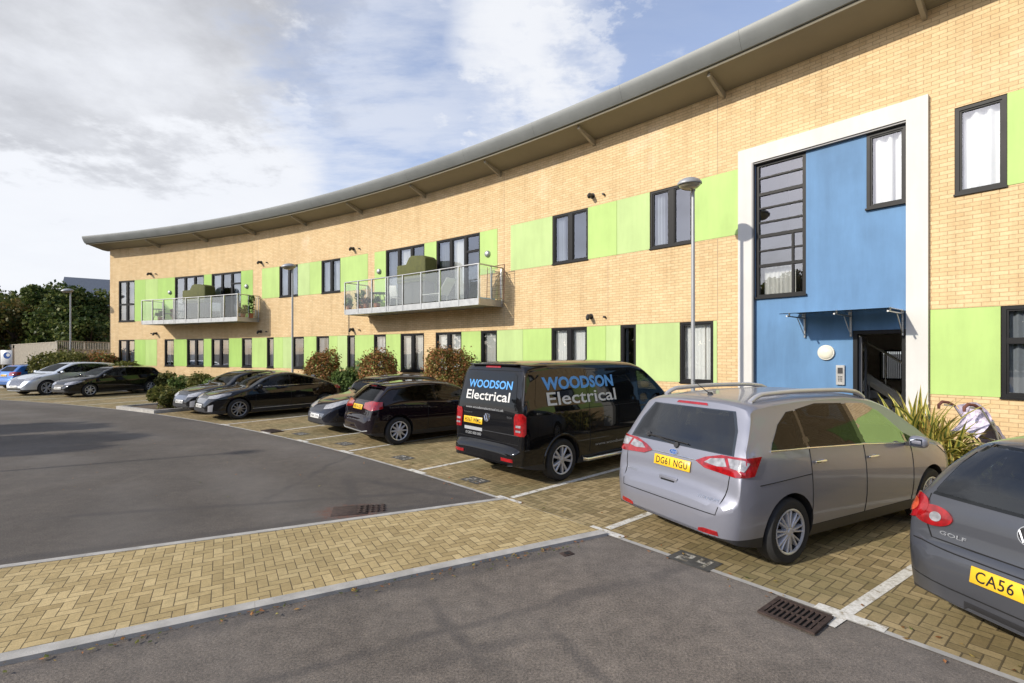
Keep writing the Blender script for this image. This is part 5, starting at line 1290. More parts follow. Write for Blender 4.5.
def build_ground():
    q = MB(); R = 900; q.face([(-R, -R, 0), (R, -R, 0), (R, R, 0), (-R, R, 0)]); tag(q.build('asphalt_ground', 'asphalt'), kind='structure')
    pa, pb = rad(15), rad(95)
    PI0 = ph_of(gpx(142, 407)); PI1 = ph_of(gpx(179, 411.5))    # island
    q = MB(); ring(q, RE, RE + 5.25, pa, pb, .004); 
    ent0, ent1 = phi_px(745, RW), phi_px(872, RW)
    ring(q, RE + 5.25, RW + .02, ent1, ent0, .0045)
    tag(q.build('parking_bay_paving', 'bay_blocks', weld=False), kind='structure')
    q = MB(); ring(q, RE - .05, RE + .012, pa, pb, .008); tag(q.build('edge_channel', 'concrete', weld=False), kind='structure')
    # soil beds and their kerbs
    q = MB(); k = MB(); r0 = RE + 5.25
    for a, b in ((pa, ent1), (ent0, pb)):
        ring(q, r0 + .12, RW + .01, a, b, .06); ringbox(k, r0, r0 + .12, a, b, 0, .10)
    ring(q, RE + .2, r0 + .12, PI1, PI0, .062); ringbox(k, RE + .02, RE + .16, PI1, PI0, 0, .12); ringbox(k, RE + .16, r0, PI0 - .002, PI0, 0, .12); ringbox(k, RE + .16, r0, PI1, PI1 + .002, 0, .12)
    tag(q.build('planting_bed', 'soil', weld=False), kind='structure'); tag(k.build('kerb', 'concrete', weld=False), kind='structure')
    # block paved crossing with its flush kerbs
    A, B_ = gpx(0, 571), gpx(498, 502); C_, D_ = gpx(0, 659), gpx(586, 536)
    u = (B_ - A).normalized(); A2 = A - u * 14; v = (D_ - C_).normalized(); C2 = C_ - v * 14
    def edge_end(p, d):
        t = 0
        while math.hypot(p.x + d.x * t - CX, p.y + d.y * t - CY) < RE - .05: t += .02
        return p + d * t
    B2, D2 = edge_end(B_ - u * .6, u), edge_end(D_ - v * .6, v)
    q = MB(); n = 30; ux = Vector((math.cos(rad(30)), math.sin(rad(30)), 0)); uy = Vector((-ux.y, ux.x, 0))
    H = .028
    for i in range(n):
        a, b = i / n, (i + 1) / n; P = [C2.lerp(D2, a), C2.lerp(D2, b), A2.lerp(B2, b), A2.lerp(B2, a)]
        q.face([(p.x, p.y, H) for p in P], [(p.dot(ux), p.dot(uy)) for p in P])
    tag(q.build('crossing_paving', 'strip_blocks', weld=False), kind='structure')
    q = MB()
    for p0, p1, w, off in ((A2, B2, .085, .03), (C2, D2, .125, -.05)):
        d = (p1 - p0); L = d.length; d.normalize(); nn = Vector((-d.y, d.x, 0)); m = int(L / .915); 
        for i in range(m + 1):
            a, b = i * .915 + .001, min(L, (i + 1) * .915 - .001)
            if b - a < .05: continue
            c = p0 + d * (a + b) / 2 + nn * off; q.box((c.x, c.y, H / 2 + .001), (b - a, w, H + .01), math.atan2(d.y, d.x))
    o = tag(q.build('crossing_kerb', 'concrete', weld=False), kind='structure')
    # darker asphalt beside the crossing kerb comes from the asphalt material
    # bay lines and short edge marks
    PH = [ph_of(gpx(*p)) for p in ((600, 532), (515, 497), (422, 470), (354, 450.5), (305, 440.5), (270, 432), (232, 424))]
    ph_c = ph_of(gpx(830, 625)); st = 2.42 / RE
    allp = [ph_c - st * k for k in range(0, 6)] + PH
    l = MB(); marks = MB()
    for i, ph in enumerate(allp):
        if ph > PI1 + .005: continue
        a, b = polar(RE + .12, ph), polar(RE + 4.9, ph); 
        if i == 0: a, b = gpx(828, 626), gpx(828, 626) + (gpx(915, 568) - gpx(828, 626)).normalized() * 4.7
        w = .095; ribbon(l, a, b, w, .0085)
        d = .30 / RE
        ring(marks, RE - .045, RE + .07, ph - d, ph + d * .6, .012, 2)
    for k in range(0, 6): ribbon(l, polar(RE + .12, PI0 + .004 + k * st), polar(RE + 4.9, PI0 + .004 + k * st), .095, .0085)
    tag(l.build('bay_line_marking', 'white_line', weld=False), kind='structure'); tag(marks.build('bay_edge_mark', 'white_line', weld=False), kind='structure')
    # bay numbers set in dark blocks
    SEG = {'0': 'abcdef', '1': 'bc', '2': 'abged', '3': 'abgcd', '4': 'fgbc', '5': 'afgcd', '6': 'afgedc', '7': 'abc', '8': 'abcdefg', '9': 'abcdfg'}
    def number(pos, txt):
        ph = ph_of(pos); yd = Vector((math.cos(ph), math.sin(ph), 0)); xd = Vector((yd.y, -yd.x, 0)); o = pos
        bk = MB(); P = [o + xd * a + yd * b for a, b in ((-.23, -.15), (.23, -.15), (.23, .15), (-.23, .15))]; bk.face([(p.x, p.y, .0082) for p in P])
        base = bk.build('bay_number_block', 'dark_block', weld=False)
        w = MB(); cw, ch, t = .13, .20, .04
        for i, ch_ in enumerate(txt):
            cx = -.095 + i * .19
            R = {'a': (-cw/2, ch/2 - t, cw/2, ch/2), 'g': (-cw/2, -t/2, cw/2, t/2), 'd': (-cw/2, -ch/2, cw/2, -ch/2 + t), 'f': (-cw/2, 0, -cw/2 + t, ch/2), 'b': (cw/2 - t, 0, cw/2, ch/2), 'e': (-cw/2, -ch/2, -cw/2 + t, 0), 'c': (cw/2 - t, -ch/2, cw/2, 0)}
            for s in SEG[ch_]:
                x0, y0, x1, y1 = R[s]; w.face([tuple((o + xd * (cx + a) + yd * b)[:2]) + (.0095 + .0002 * 'abcdefg'.index(s),) for a, b in ((x0, y0), (x1, y0), (x1, y1), (x0, y1))])
        w.build('bay_number_digits', 'white_block', base, weld=False)
        tag(base, kind='structure')
    for p, t in ((gpx(694, 561), '24'), (gpx(475, 480.5), '22'), (gpx(403, 458), '21'), (gpx(345, 444), '20'), (gpx(301, 434), '19')): number(p, t)
    # drain grating, far gully, old chamber cover
    def grate(p, rz, w, d, label, n=9, sag=0):
        root = empty('drain_grating', (p.x, p.y, 0), rz, label, 'drain cover', None)
        b = MB(); b.face([(-w/2, -d/2, .0135), (w/2, -d/2, .0135), (w/2, d/2, .0135), (-w/2, d/2, .0135)]); b.build('pit', 'dark', root)
        b = MB(); t = .035
        for x, y, a, c in ((0, -d/2 + t/2, w, t), (0, d/2 - t/2, w, t), (-w/2 + t/2, 0, t, d - 2*t), (w/2 - t/2, 0, t, d - 2*t)): b.box((x, y, .022), (a, c, .016))
        b.build('frame', 'iron', root)
        for k in range(n):
            x = -w/2 + t + (w - 2*t) * (k + .5) / n; b = MB(); b.box((x, 0, .023), ((w - 2*t) / n * .46, d - 2*t, .012)); b.build('bar', 'iron', root)
        b = MB(); b.box((0, 0, .0225), (w - 2*t, .02, .010)); b.build('cross_bar', 'iron', root)
    d = (gpx(828, 626) - gpx(770, 608)); g = gpx(795, 617); t = ph_of(g) - math.pi / 2
    grate(g, t, .42, .38, 'rusty slotted drain grating at the paving edge between the two nearest cars', 9)
    grate(gpx(272, 431.5), ph_of(gpx(272, 431.5)) - math.pi / 2, .6, .34, 'distant dark drain grating at the paving edge before the fastback', 8)
    p = gpx(354, 511); root = empty('chamber_cover', (p.x, p.y, 0), rad(14), 'broken rusty chamber cover sunk in the asphalt above the crossing', 'manhole cover')
    b = MB(); b.box((-.05, .03, .004), (.46, .40, .008)); bevel(b.build('frame', 'iron', root), .004, 1)
    b = MB()
    for i in range(5):
        for j in range(4): b.box((.22 - .15 + i * .075, .03 - .12 + j * .08, .015), (.045, .05, .008), rad(45))
    b.build('tread', 'iron', root)
    p = gpx(567, 554); root = empty('stop_tap_cover', (p.x, p.y, 0), rad(30), 'small square stop tap cover in the near asphalt by the crossing corner', 'manhole cover')
    b = MB(); b.box((0, 0, .004), (.13, .10, .008)); bevel(b.build('lid', 'iron', root), .003, 1); b = MB(); b.box((0, 0, .009), (.05, .05, .004)); b.build('key_hole', 'dark', root)

# ------------------------------------------------------------------ plants
def leaves(name, pts, size, mat, parent=None, elong=1.6, up=0, normal_from=None, flat=.0):
    n = len(pts); rng = np.random.default_rng(len(pts) + int(abs(pts[0][0]) * 100)); P = np.array([tuple(p) for p in pts])
    a = rng.normal(size=(n, 3)); a /= np.linalg.norm(a, axis=1)[:, None]
    b = rng.normal(size=(n, 3)); 
    if normal_from is not None:
        nn = P - np.array(normal_from); nn /= np.linalg.norm(nn, axis=1)[:, None] + 1e-6; nn = nn * 1.2 + rng.normal(size=(n, 3)) * .8; a = np.cross(nn, b); a /= np.linalg.norm(a, axis=1)[:, None] + 1e-6; b = np.cross(nn, a)
    else: b = np.cross(a, b)
    b /= np.linalg.norm(b, axis=1)[:, None] + 1e-6
    s = size * rng.uniform(.55, 1.3, n)[:, None]
    V = np.empty((n, 4, 3)); V[:, 0] = P - a * s * elong / 2; V[:, 1] = P + b * s / 2 + a * s * .1; V[:, 2] = P + a * s * elong / 2; V[:, 3] = P - b * s / 2 + a * s * .1
    me = bpy.data.meshes.new(name); me.vertices.add(4 * n); me.vertices.foreach_set('co', V.reshape(-1)); me.loops.add(4 * n); me.polygons.add(n)
    me.loops.foreach_set('vertex_index', np.arange(4 * n, dtype=np.int32)); me.polygons.foreach_set('loop_start', np.arange(0, 4 * n, 4, dtype=np.int32)); me.polygons.foreach_set('loop_total', np.full(n, 4, dtype=np.int32))
    at = me.attributes.new('rnd', 'FLOAT', 'POINT'); at.data.foreach_set('value', np.repeat(rng.uniform(0, 1, n), 4)); me.update(calc_edges=True); me.validate()
    return link(name, me, mat, parent)
def blob_points(n, c, r, shell=.55, clumps=14, seed=1, boxy=0, clumpr=.38):
    rg = random.Random(seed); C = []
    if boxy:
        out = []; bumps = [(rg.uniform(0, 6.28), rg.uniform(-1, 1), rg.uniform(-.10, .10)) for _ in range(26)]
        while len(out) < n:
            d = Vector((rg.gauss(0, 1), rg.gauss(0, 1), rg.gauss(0, 1))).normalized(); k = (abs(d.x) ** 3.4 + abs(d.y) ** 3.4 + abs(d.z) ** 3.4) ** (-1 / 3.4)
            a = math.atan2(d.y, d.x); m = 1 + 1.9 * sum(h * math.exp(-((math.cos(a - ba) - 1) ** 2 * 9 + (d.z - bz) ** 2 * 7)) for ba, bz, h in bumps)
            t = 1 - abs(rg.gauss(0, .17)); p = d * k * t * m * .90
            if rg.random() < .16: p *= rg.uniform(1.04, 1.24)
            out.append(Vector((c[0] + p.x * r[0], c[1] + p.y * r[1], c[2] + p.z * r[2])))
        return out
    for i in range(clumps):
        while True:
            v = Vector((rg.uniform(-1, 1), rg.uniform(-1, 1), rg.uniform(-1, 1)))
            if v.length < 1: break
        v.normalize(); v *= rg.uniform(.45, .85)
        if boxy: v = Vector([max(-.8, min(.8, k * 1.35)) for k in v])
        C.append((v, rg.uniform(.7, 1.3) * clumpr))
    out = []
    while len(out) < n:
        v, k = rg.choice(C); d = Vector((rg.gauss(0, 1), rg.gauss(0, 1), rg.gauss(0, 1))).normalized() * k * rg.random() ** .35
        p = v + d; out.append(Vector((c[0] + p.x * r[0], c[1] + p.y * r[1], c[2] + p.z * r[2])))
    return out
def bush(px, py, w, h, label, mat, n=2600, size=.05, off=None, name='shrub', grp=None, seed=1, R=None, boxy=1, stems=True):
    """px, py: where its foot meets the bed; R: arc radius it stands on"""
    ph = phi_px(px, R); p = polar(R, ph); root = empty(name, (p.x, p.y, .06), 0, label, 'shrub', grp)
    pts = blob_points(n, (0, 0, h * .55), (w / 2, w / 2 * .9, h * .50), clumps=70, seed=seed, boxy=boxy, clumpr=.33)
    leaves('foliage', pts, size, mat, root, 1.5, normal_from=(0, 0, h * .3))
    q = MB(); rg = random.Random(seed)
    for k in range(9): a = rg.uniform(0, 6.3); q.tube([(0.05 * math.cos(a), .05 * math.sin(a), 0), (w * .2 * math.cos(a), w * .2 * math.sin(a), h * .4), (w * .36 * math.cos(a), w * .36 * math.sin(a), h * .8)], [.014, .010, .004], 5)
    q.build('stem', 'bark', root)
    return root
def tree(x, y, h, r, label, mat, n=9000, size=.28, seed=3, trunk=.22, crown_z=.58, grp=None, rz=1.0):
    root = empty('tree', (x, y, 0), 0, label, 'tree', grp); rg = random.Random(seed)
    q = MB(); q.tube([(0, 0, 0), (.1, .05, h * .25), (0, .1, h * .5), (.1, 0, h * .8)], [trunk, trunk * .8, trunk * .55, trunk * .2], 10)
    for k in range(11):
        a = rg.uniform(0, 6.28); z0 = h * rg.uniform(.22, .6); l = r * rg.uniform(.5, .85)
        q.tube([(0, .05, z0), (l * .4 * math.cos(a), l * .4 * math.sin(a), z0 + h * .12), (l * math.cos(a), l * math.sin(a), z0 + h * rg.uniform(.15, .32))], [trunk * .4, trunk * .25, trunk * .08], 7)
    q.build('trunk', 'bark', root, smooth=50)
    pts = blob_points(n, (0, 0, h * crown_z), (r, r, h * (1 - crown_z) * rz), clumps=34, seed=seed, clumpr=.30)
    leaves('crown', pts, size, mat, root, 1.4)
    return root
def strap_plant(p, label, n=95, hmax=1.25, seed=2, grp=None):
    root = empty('strap_leaved_plant', (p.x, p.y, .06), 0, label, 'plant', grp); rg = random.Random(seed); V, Fc, U, Rn = [], [], [], []
    for k in range(n):
        a = rg.uniform(0, 2 * math.pi); L = hmax * rg.uniform(.65, 1.2); lean = rg.uniform(.15, 1.25); w = rg.uniform(.034, .056); dr = Vector((math.cos(a), math.sin(a), 0)); sd = Vector((-dr.y, dr.x, 0)); b = Vector((rg.uniform(-.16, .16), rg.uniform(-.16, .16), 0))
        p0 = b.copy(); th = math.pi / 2 - lean * .35; m = 9; rr = rg.random(); base = len(V); droop = rg.uniform(.9, 3.0) * lean
        tw = rg.uniform(-.7, .7)
        for i in range(m + 1):
            t = i / m; ww = w * (1 - t ** 3) * (.75 + .5 * math.sin(t * 3.1)); sdd = (sd * math.cos(tw * t) + Vector((0, 0, 1)) * math.sin(tw * t))
            V += [tuple(p0 - sdd * ww), tuple(p0 + sdd * ww)]; Rn += [rr, rr]
            th -= droop * t * .26; p0 = p0 + (dr * math.cos(th) + Vector((0, 0, 1)) * math.sin(th)) * (L / m)
        for i in range(m): j = base + 2 * i; Fc.append((j, j + 1, j + 3, j + 2)); U.append([(0, i / m), (1, i / m), (1, (i + 1) / m), (0, (i + 1) / m)])
    me = bpy.data.meshes.new('foliage'); me.from_pydata(V, [], Fc); ul = me.uv_layers.new(name='UVMap'); ul.data.foreach_set('uv', [c for u in U for q in u for c in q])
    at = me.attributes.new('rnd', 'FLOAT', 'POINT'); at.data.foreach_set('value', Rn); me.polygons.foreach_set('use_smooth', [True] * len(Fc)); link('foliage', me, 'strap', root)
    b = MB()
    for k in range(6): a = k * 1.05; b.tube([(0, 0, -.02), (.09 * math.cos(a), .09 * math.sin(a), .1), (.12 * math.cos(a), .12 * math.sin(a), .22)], [.05, .04, .02], 8)
    b.build('leaf_base', 'bark', root); return root

def lamp_post(p, label, ang, h=5.75, grp='lamp posts of the car park', head=.9):
    root = empty('street_lamp', (p.x, p.y, 0), ang, label, 'street lamp', grp)
    q = MB(); q.tube([(0, 0, 0), (0, 0, 1.0), (0, 0, 1.03), (0, 0, h - .1)], [.062, .062, .044, .036], 20); q.build('pole', 'lamp_grey', root, smooth=30)
    q = MB(); q.box((0, -.06, .55), (.07, .012, .42)); bevel(q.build('access_door', 'lamp_grey', root), .004, 1)
    M = Matrix.Translation((-.14, 0, h)) @ Matrix.Rotation(rad(-6), 4, 'Y') @ Matrix.Diagonal((1.25, 1, 1, 1)); q = MB()
    q.lathe([(.235, -.01), (.24, .0), (.235, .03), (.19, .085), (.12, .12), (.05, .135), (0, .14)], M, 32); q.lathe([(.0, .05), (.22, .0)], M, 32)
    q.tube([(0, 0, h - .12), (0, 0, h - .04), (-.03, 0, h + .02)], [.05, .055, .05], 14); hd = q.build('lamp_head', 'lamp_grey', root, smooth=45)
    q = MB(); q.lathe([(.215, -.012), (.20, -.05), (.15, -.095), (.08, -.12), (0, -.128)], M, 32); q.build('lamp_bowl', 'bowl', hd, smooth=60)
    return root

def build_outside(b1, b2):
    lp = gpx(693, 0, 0) if 0 else None
    def at(px, D): return Vector(((px - 512) / F * D, D, 0))
    lamp_post(at(693, 10.9), 'grey lamp post with a domed head standing behind the silver people carrier', rad(40))
    lamp_post(at(292.5, 21.4), 'grey lamp post with a domed head standing between the two balconies', rad(30), 5.78)
    lamp_post(at(70.5, 29.5), 'distant grey lamp post rising from the clipped hedge near the timber fence', rad(30), 5.75)
    lamp_post(Vector((-15.9, 5.4, 0)), 'grey lamp post across the car park, beyond the left end of the crossing', rad(200), 5.75)
    rr = RE + 5.85
    G = 'red and green clipped shrubs along the facade'
    bush(322, 0, 1.25, 1.30, 'round red and green shrub below the gap between balconies, leftmost of the clipped ones', 'leaf_red', 3400, .05, seed=11, R=RE + 5.95, grp=G, h=None) if 0 else None
    bush(323.5, 0, 1.55, 2.05, 'red-leaved clipped shrub, leftmost of the three, behind the fastback\'s tail', 'leaf_red', 8500, .062, seed=11, R=rr, grp=G)
    bush(349, 0, 1.6, 1.35, 'low bright green shrub between two red-leaved clipped shrubs', 'leaf_green', 7000, .07, seed=12, R=rr - .1, boxy=0)
    bush(379, 0, 1.55, 2.0, 'red-leaved clipped shrub, middle one of the three', 'leaf_red', 8500, .062, seed=13, R=rr, grp=G)
    bush(448, 0, 1.85, 2.2, 'largest red-leaved clipped shrub, close by the rear of the black van', 'leaf_red', 12000, .055, seed=14, R=rr, grp=G)
    S = [(166, .95, .9), (182, 1.1, .75), (200, 1.25, .95), (216, 1.1, .7), (232, 1.2, .8), (156, 1.0, .8)]
    L = ['low green shrub under the narrow window beside the black estate', 'small spreading shrub, second along the bed from the black estate', 'tallest of the low green shrubs behind the island hatchback',
         'low shrub against the wall behind the bonnet of the hatchback', 'low shrub half hidden behind the roof of the island hatchback', 'dark low shrub touching the tail of the black estate car']
    for i, (px, w, h) in enumerate(S): bush(px, 0, w * 1.25, h * 1.1, L[i], 'leaf_green' if i % 2 else 'leaf_hedge', 1800, .09, seed=20 + i, R=RE + 5.8, boxy=0, grp='low shrubs in the wall bed')
    ip = gpx(172, 405); 
    for i, (x, w, h, m, l) in enumerate(((.0, 1.3, .85, 'leaf_hedge', 'yellow-green shrub at the kerbed tip of the planting island'), (2.0, 1.4, .8, 'leaf_green', 'rounded green shrub in the middle of the planting island'), (3.8, 1.4, 1.0, 'leaf_green', 'fuller green shrub at the wall end of the planting island'))):
        pm = (ph_of(gpx(142, 407)) + ph_of(gpx(179, 411.5))) / 2 - .006; R0 = RE + .9 + x; p = polar(R0, pm); root = empty('shrub', (p.x, p.y, .06), 0, l, 'shrub', 'shrubs on the planting island')
        leaves('foliage', blob_points(2400, (0, 0, h * .5), (w / 2, w / 2, h * .5), clumps=20, seed=40 + i, clumpr=.4), .08, m, root, 1.5)
        q = MB(); [q.tube([(0, 0, 0), (.2 * math.cos(k), .2 * math.sin(k), h * .6)], [.012, .004], 5) for k in range(6)]; q.build('stem', 'bark', root)
    HL = ['clipped brown-green hedge ball left of the far lamp post, behind the pale off-road car', 'wide clipped hedge ball around the foot of the far lamp post', 'clipped reddish hedge ball nearest the building corner', 'small flat clipped hedge under the corner window']
    for i, (px, D, w, h) in enumerate(((50, 29.3, 1.75, 2.1), (74, 29.2, 2.0, 2.1), (99.5, 29.6, 1.7, 2.0), (121, 28.6, 2.0, 1.6))):
        p = at(px, D); root = empty('hedge_ball', (p.x, p.y, 0), 0, HL[i], 'hedge', 'clipped hedge balls at the corner')
        leaves('foliage', blob_points(5000, (0, 0, h * .52), (w / 2, w / 2, h * .5), clumps=60, seed=50 + i, boxy=1, clumpr=.3), .10, 'leaf_red' if i == 2 else 'leaf_hedge', root, 1.4)
        q = MB(); [q.tube([(0, 0, 0), (.3 * math.cos(k), .3 * math.sin(k), h * .6)], [.02, .006], 5) for k in range(6)]; q.build('stem', 'bark', root)
    # timber fences
    def fence(p0, p1, h, label, slat=.14, gate=None, topslats=0, w=.12):
        d = p1 - p0; L = d.length; rz = math.atan2(d.y, d.x); root = empty('timber_fence', tuple(p0), rz, label, 'fence'); b = MB(); x = 0; k = 0
        while x < L:
            if not (gate and gate[0] < x < gate[1]):
                hh = h if not topslats else h - topslats; b.box((x + w / 2, (.012 if k % 2 else 0), hh / 2), (w - .008, .022, hh))
            x += w; k += 1
        b.build('boarding', 'timber', root)
        if topslats:
            b = MB(); x = 0
            while x < L: b.box((x, 0, h - topslats / 2), (.035, .03, topslats)); x += .16
            b.box((L / 2, 0, h), (L, .07, .05)); b.build('trellis_top', 'timber', root)
        b = MB(); b.box((L / 2, 0, (h if not topslats else h - topslats) + .02), (L, .06, .04)); b.build('capping_rail', 'timber', root)
        for k in range(int(L / 2.4) + 1): b = MB(); b.box((min(L, k * 2.4), .05, h / 2), (.1, .1, h)); b.build('post', 'timber', root)
        if gate:
            b = MB(); b.box(((gate[0] + gate[1]) / 2, .03, h * .46), (gate[1] - gate[0], .04, h * .9)); b.build('gate', 'bark', root)
        return root
    fence(at(-3, 46), at(57, 30.5), 2.75, 'weathered pale timber fence with a dark gate, left of the far lamp post', gate=(8.6, 9.7))
    fence(at(57.5, 31.0), at(112, 36), 2.85, 'weathered timber fence with an open slatted top beside the building corner', topslats=.55)
    p = at(6.5, 40.0); root = empty('site_sign', (p.x, p.y, 0), rad(8), 'white notice board with a round blue symbol in front of the fence', 'sign')
    b = MB(); b.box((0, 0, 1.75), (.85, .04, 1.15)); bevel(b.build('board', 'plate_w', root), .01, 1)
    b = MB(); M = Matrix.Translation((.05, -.026, 1.9)) @ Matrix.Rotation(rad(90), 4, 'X'); b.lathe([(.0, .0), (.26, 0)], M, 32); b.build('symbol', 'sign_blue', root)
    b = MB(); b.lathe([(.0, .003), (.13, .003)], Matrix.Translation((.08, 0, .04)) @ M, 24); b.build('symbol_centre', 'plate_w', root)
    b = MB(); [b.box((x, .04, .65), (.07, .05, 1.3)) for x in (-.3, .3)]; b.build('leg', 'timber', root)
    # trees beyond
    TG = 'trees beyond the fence'
    T = [(-8, 52, 9.0, 4.6, 'leaf_autumn', 'autumn-tinted broad tree at the left edge beyond the fence', 11000, .27), (40, 50, 9.6, 4.2, 'leaf_dark', 'dense dark green tree behind the fence, left of the far lamp post', 15000, .24),
         (68, 42, 8.6, 3.6, 'leaf_dark', 'dark evergreen tree directly behind the far lamp post', 16000, .22), (90, 39, 5.2, 2.2, 'leaf_dark', 'lower dark tree in front of the slate-roofed house', 9000, .2),
         (12, 43, 7.6, 3.2, 'leaf_autumn', 'shorter yellowing tree in front of the dark ones', 9000, .24), (-70, 48, 11, 5.5, 'leaf_dark', 'tall dark tree out past the left of the fence', 7000, .45), (-150, 46, 10, 5.5, 'leaf_autumn', 'broad autumn tree farthest out to the left', 6000, .45)]
    for i, (px, D, h, r, m, l, n, sz) in enumerate(T): p = at(px, D); tree(p.x, p.y, h, r, l, m, n, sz, seed=60 + i, grp=TG, crown_z=.52, rz=1.0)
    # trees across the car park whose shadows reach into the view
    for i, (x, y, h, r, l) in enumerate(((-21.8, 6.0, 7.2, 2.1, 'slim young tree across the car park to the left'), (-23.5, 8.6, 6.6, 1.7, 'smaller young tree across the car park, nearer the fence'), (-27, -3.5, 9, 3.4, 'broad tree across the car park behind the camera'))): tree(x, y, h, r, l, 'leaf_autumn', 5000, .22, seed=90 + i, crown_z=.72)
    # neighbouring house
    p = at(127, 52); root = empty('neighbour_house', (p.x, p.y, 0), rad(35), 'neighbouring red brick house with a grey slate roof behind the trees', 'house')
    b = MB(); b.box((0, 0, 3.3), (9, 8, 6.6)); b.build('wall', 'red_brick', root)
    b = MB(); b.face([(-4.9, -4.5, 6.5), (4.9, -4.5, 6.5), (4.9, 0, 9.6), (-4.9, 0, 9.6)]); b.face([(-4.9, 4.5, 6.5), (4.9, 4.5, 6.5), (4.9, 0, 9.6), (-4.9, 0, 9.6)])
    for s in (-4.5, 4.5): b.face([(s, -4, 6.5), (s, 4, 6.5), (s, 0, 9.5)])
    rf = b.build('roof', 'slate', root)
    b = MB(); b.box((2.4, 0, 10.0), (.9, .6, 1.6)); [b.tube([(2.4 + k, 0, 10.7), (2.4 + k, 0, 11.2)], .12, 10) for k in (-.22, .22)]; b.build('chimney', 'red_brick', rf)
    for s in (-2.6, 0, 2.6):
        for z in (1.9, 4.7): b = MB(); b.box((s, -4.02, z), (1.2, .08, 1.2)); w = b.build('window', 'white_plastic', root); b = MB(); b.box((s, -4.08, z), (1.0, .03, 1.0)); b.build('pane', 'ink_gloss', w)
    # plants by the entrance
    for i, (px, R, h, n, l) in enumerate(((892, RE + 5.7, 1.15, 120, 'leftmost strap-leaved plant at the foot of the blue entrance doorway'), (922, RE + 5.3, 1.35, 190, 'biggest yellow-striped strap-leaved plant before the white entrance pillar'), (941, RE + 5.25, 1.05, 150, 'arching strap-leaved plant between the white pillar and the lilac pushchair'))):
        strap_plant(polar(R, phi_px(px, R)), l, n, h, 70 + i, 'strap-leaved plants by the entrance')
    # pushchair
    p = at(988, 7.75); root = empty('pushchair', (p.x, p.y, .06), rad(4), 'lilac and white pushchair with two brown curved handles parked against the brick wall', 'pushchair'); root.scale = (1.22, 1.22, 1.22)
    b = MB()
    for s in (-.17, .17): b.tube([(-.42, s, 1.0), (-.28, s, .98), (.05, s, .52), (.32, s, .1)], .012, 8); b.tube([(-.12, s, .82), (.0, s, .45), (-.28, s, .09)], .011, 8)
    b.tube([(-.1, -.17, .60), (-.1, .17, .60)], .01, 8); b.tube([(.2, -.17, .3), (.2, .17, .3)], .01, 8); b.build('frame', 'steel', root, smooth=50)
    for s in (-.17, .17):
        b = MB(); b.tube([(-.28, s, .985), (-.37, s, 1.03), (-.45, s, 1.04), (-.5, s, 1.0), (-.5, s, .95)], [.017, .019, .02, .019, .015], 10); b.build('handle', 'grip', root, smooth=50)
        for x in (.32, -.28): 
            for t in (-.025, .025): b = MB(); b.lathe([(0, -.012), (.075, -.012), (.08, 0), (.075, .012), (0, .012)], Matrix.Translation((x, s + t, .085)) @ Matrix.Rotation(rad(90), 4, 'X'), 20); b.build('wheel', 'plastic', root)
    b = MB(); n = 12; rows = []
    for i in range(n + 1):
        t = i / n; x = -.22 + t * .5; z = .93 - t * .62; rows.append([(x - .02 + .10 * math.sin(math.pi * j / 10) * (1 - .3 * t), -.17 + .34 * j / 10, z + .02 * math.sin(7 * j + 3 * i) + .12 * math.sin(math.pi * j / 10) * math.sin(math.pi * t)) for j in range(11)])
    for i in range(n):
        for j in range(10): b.face([rows[i][j], rows[i][j + 1], rows[i + 1][j + 1], rows[i + 1][j]])
    b.build('seat_fabric', 'lilac', root, smooth=70)
    b = MB()
    for i in range(6):
        for j in range(6):
            def HP(u, v): return (-.34 + .20 * math.sin(v * 2.4) * 1.0 - .04 * u, -.175 + .35 * u, .62 + .36 * v + .07 * math.sin(math.pi * u) + .012 * math.sin(9 * u + 5 * v))
            b.face([HP(i / 6, j / 6), HP((i + 1) / 6, j / 6), HP((i + 1) / 6, (j + 1) / 6), HP(i / 6, (j + 1) / 6)])
    b.build('hood', 'lilac_print', root, smooth=70)

    # ---- things on the balconies
    zf = 3.872
    def pot(s, o, h, w, label, mat='leaf_green', n=260):
        q = wp(s, o, zf); root = empty('potted_plant', tuple(q), 0, label, 'potted plant', 'plant pots on the balconies'); b = MB(); b.lathe([(0, 0), (.09, 0), (.12, .2), (.13, .2), (.13, .23), (.105, .23), (.1, .19), (0, .19)], None, 18); b.build('pot', 'terracotta', root, smooth=30)
        leaves('foliage', blob_points(n, (0, 0, .22 + h / 2), (w / 2, w / 2, h / 2), clumps=9, seed=int(s * 10), clumpr=.45), .07, mat, root, 1.8)
    def swing_cover(s0, s1, label):   # covered garden seat: hipped olive cover over a frame
        q = wp((s0 + s1) / 2, .62, zf); ph = ph_of(q); root = empty('covered_barbecue', tuple(q), ph - math.pi / 2, label, 'garden cover'); w = s1 - s0
        b = MB(); P = [(-w/2, 0.9), (-w/2, 1.62), (-w * .18, 1.62), (-w * .08, 1.86), (w * .02, 1.92), (w * .42, 1.86), (w/2, 1.75), (w/2, 0.9)]
        P = [(a, c - .02) for a, c in P]; L_ = [(a, -.3, c) for a, c in P]; R_ = [(a, .3, c) for a, c in P]; b.face(L_); b.face(list(reversed(R_)))
        for i in range(len(P)): j = (i + 1) % len(P); b.face([L_[i], L_[j], R_[j], R_[i]])
        bevel(b.build('cover', 'olive', root), .05, 3); b = MB(); b.box((0, 0, .47), (w * .92, .5, .86)); bevel(b.build('cabinet', 'dark_block', root), .03, 2)
        b = MB(); [b.tube([(x, y, 0), (x, y, .1)], .03, 8) for x in (-w * .4, w * .4) for y in (-.2, .2)]; b.build('foot', 'plastic', root)
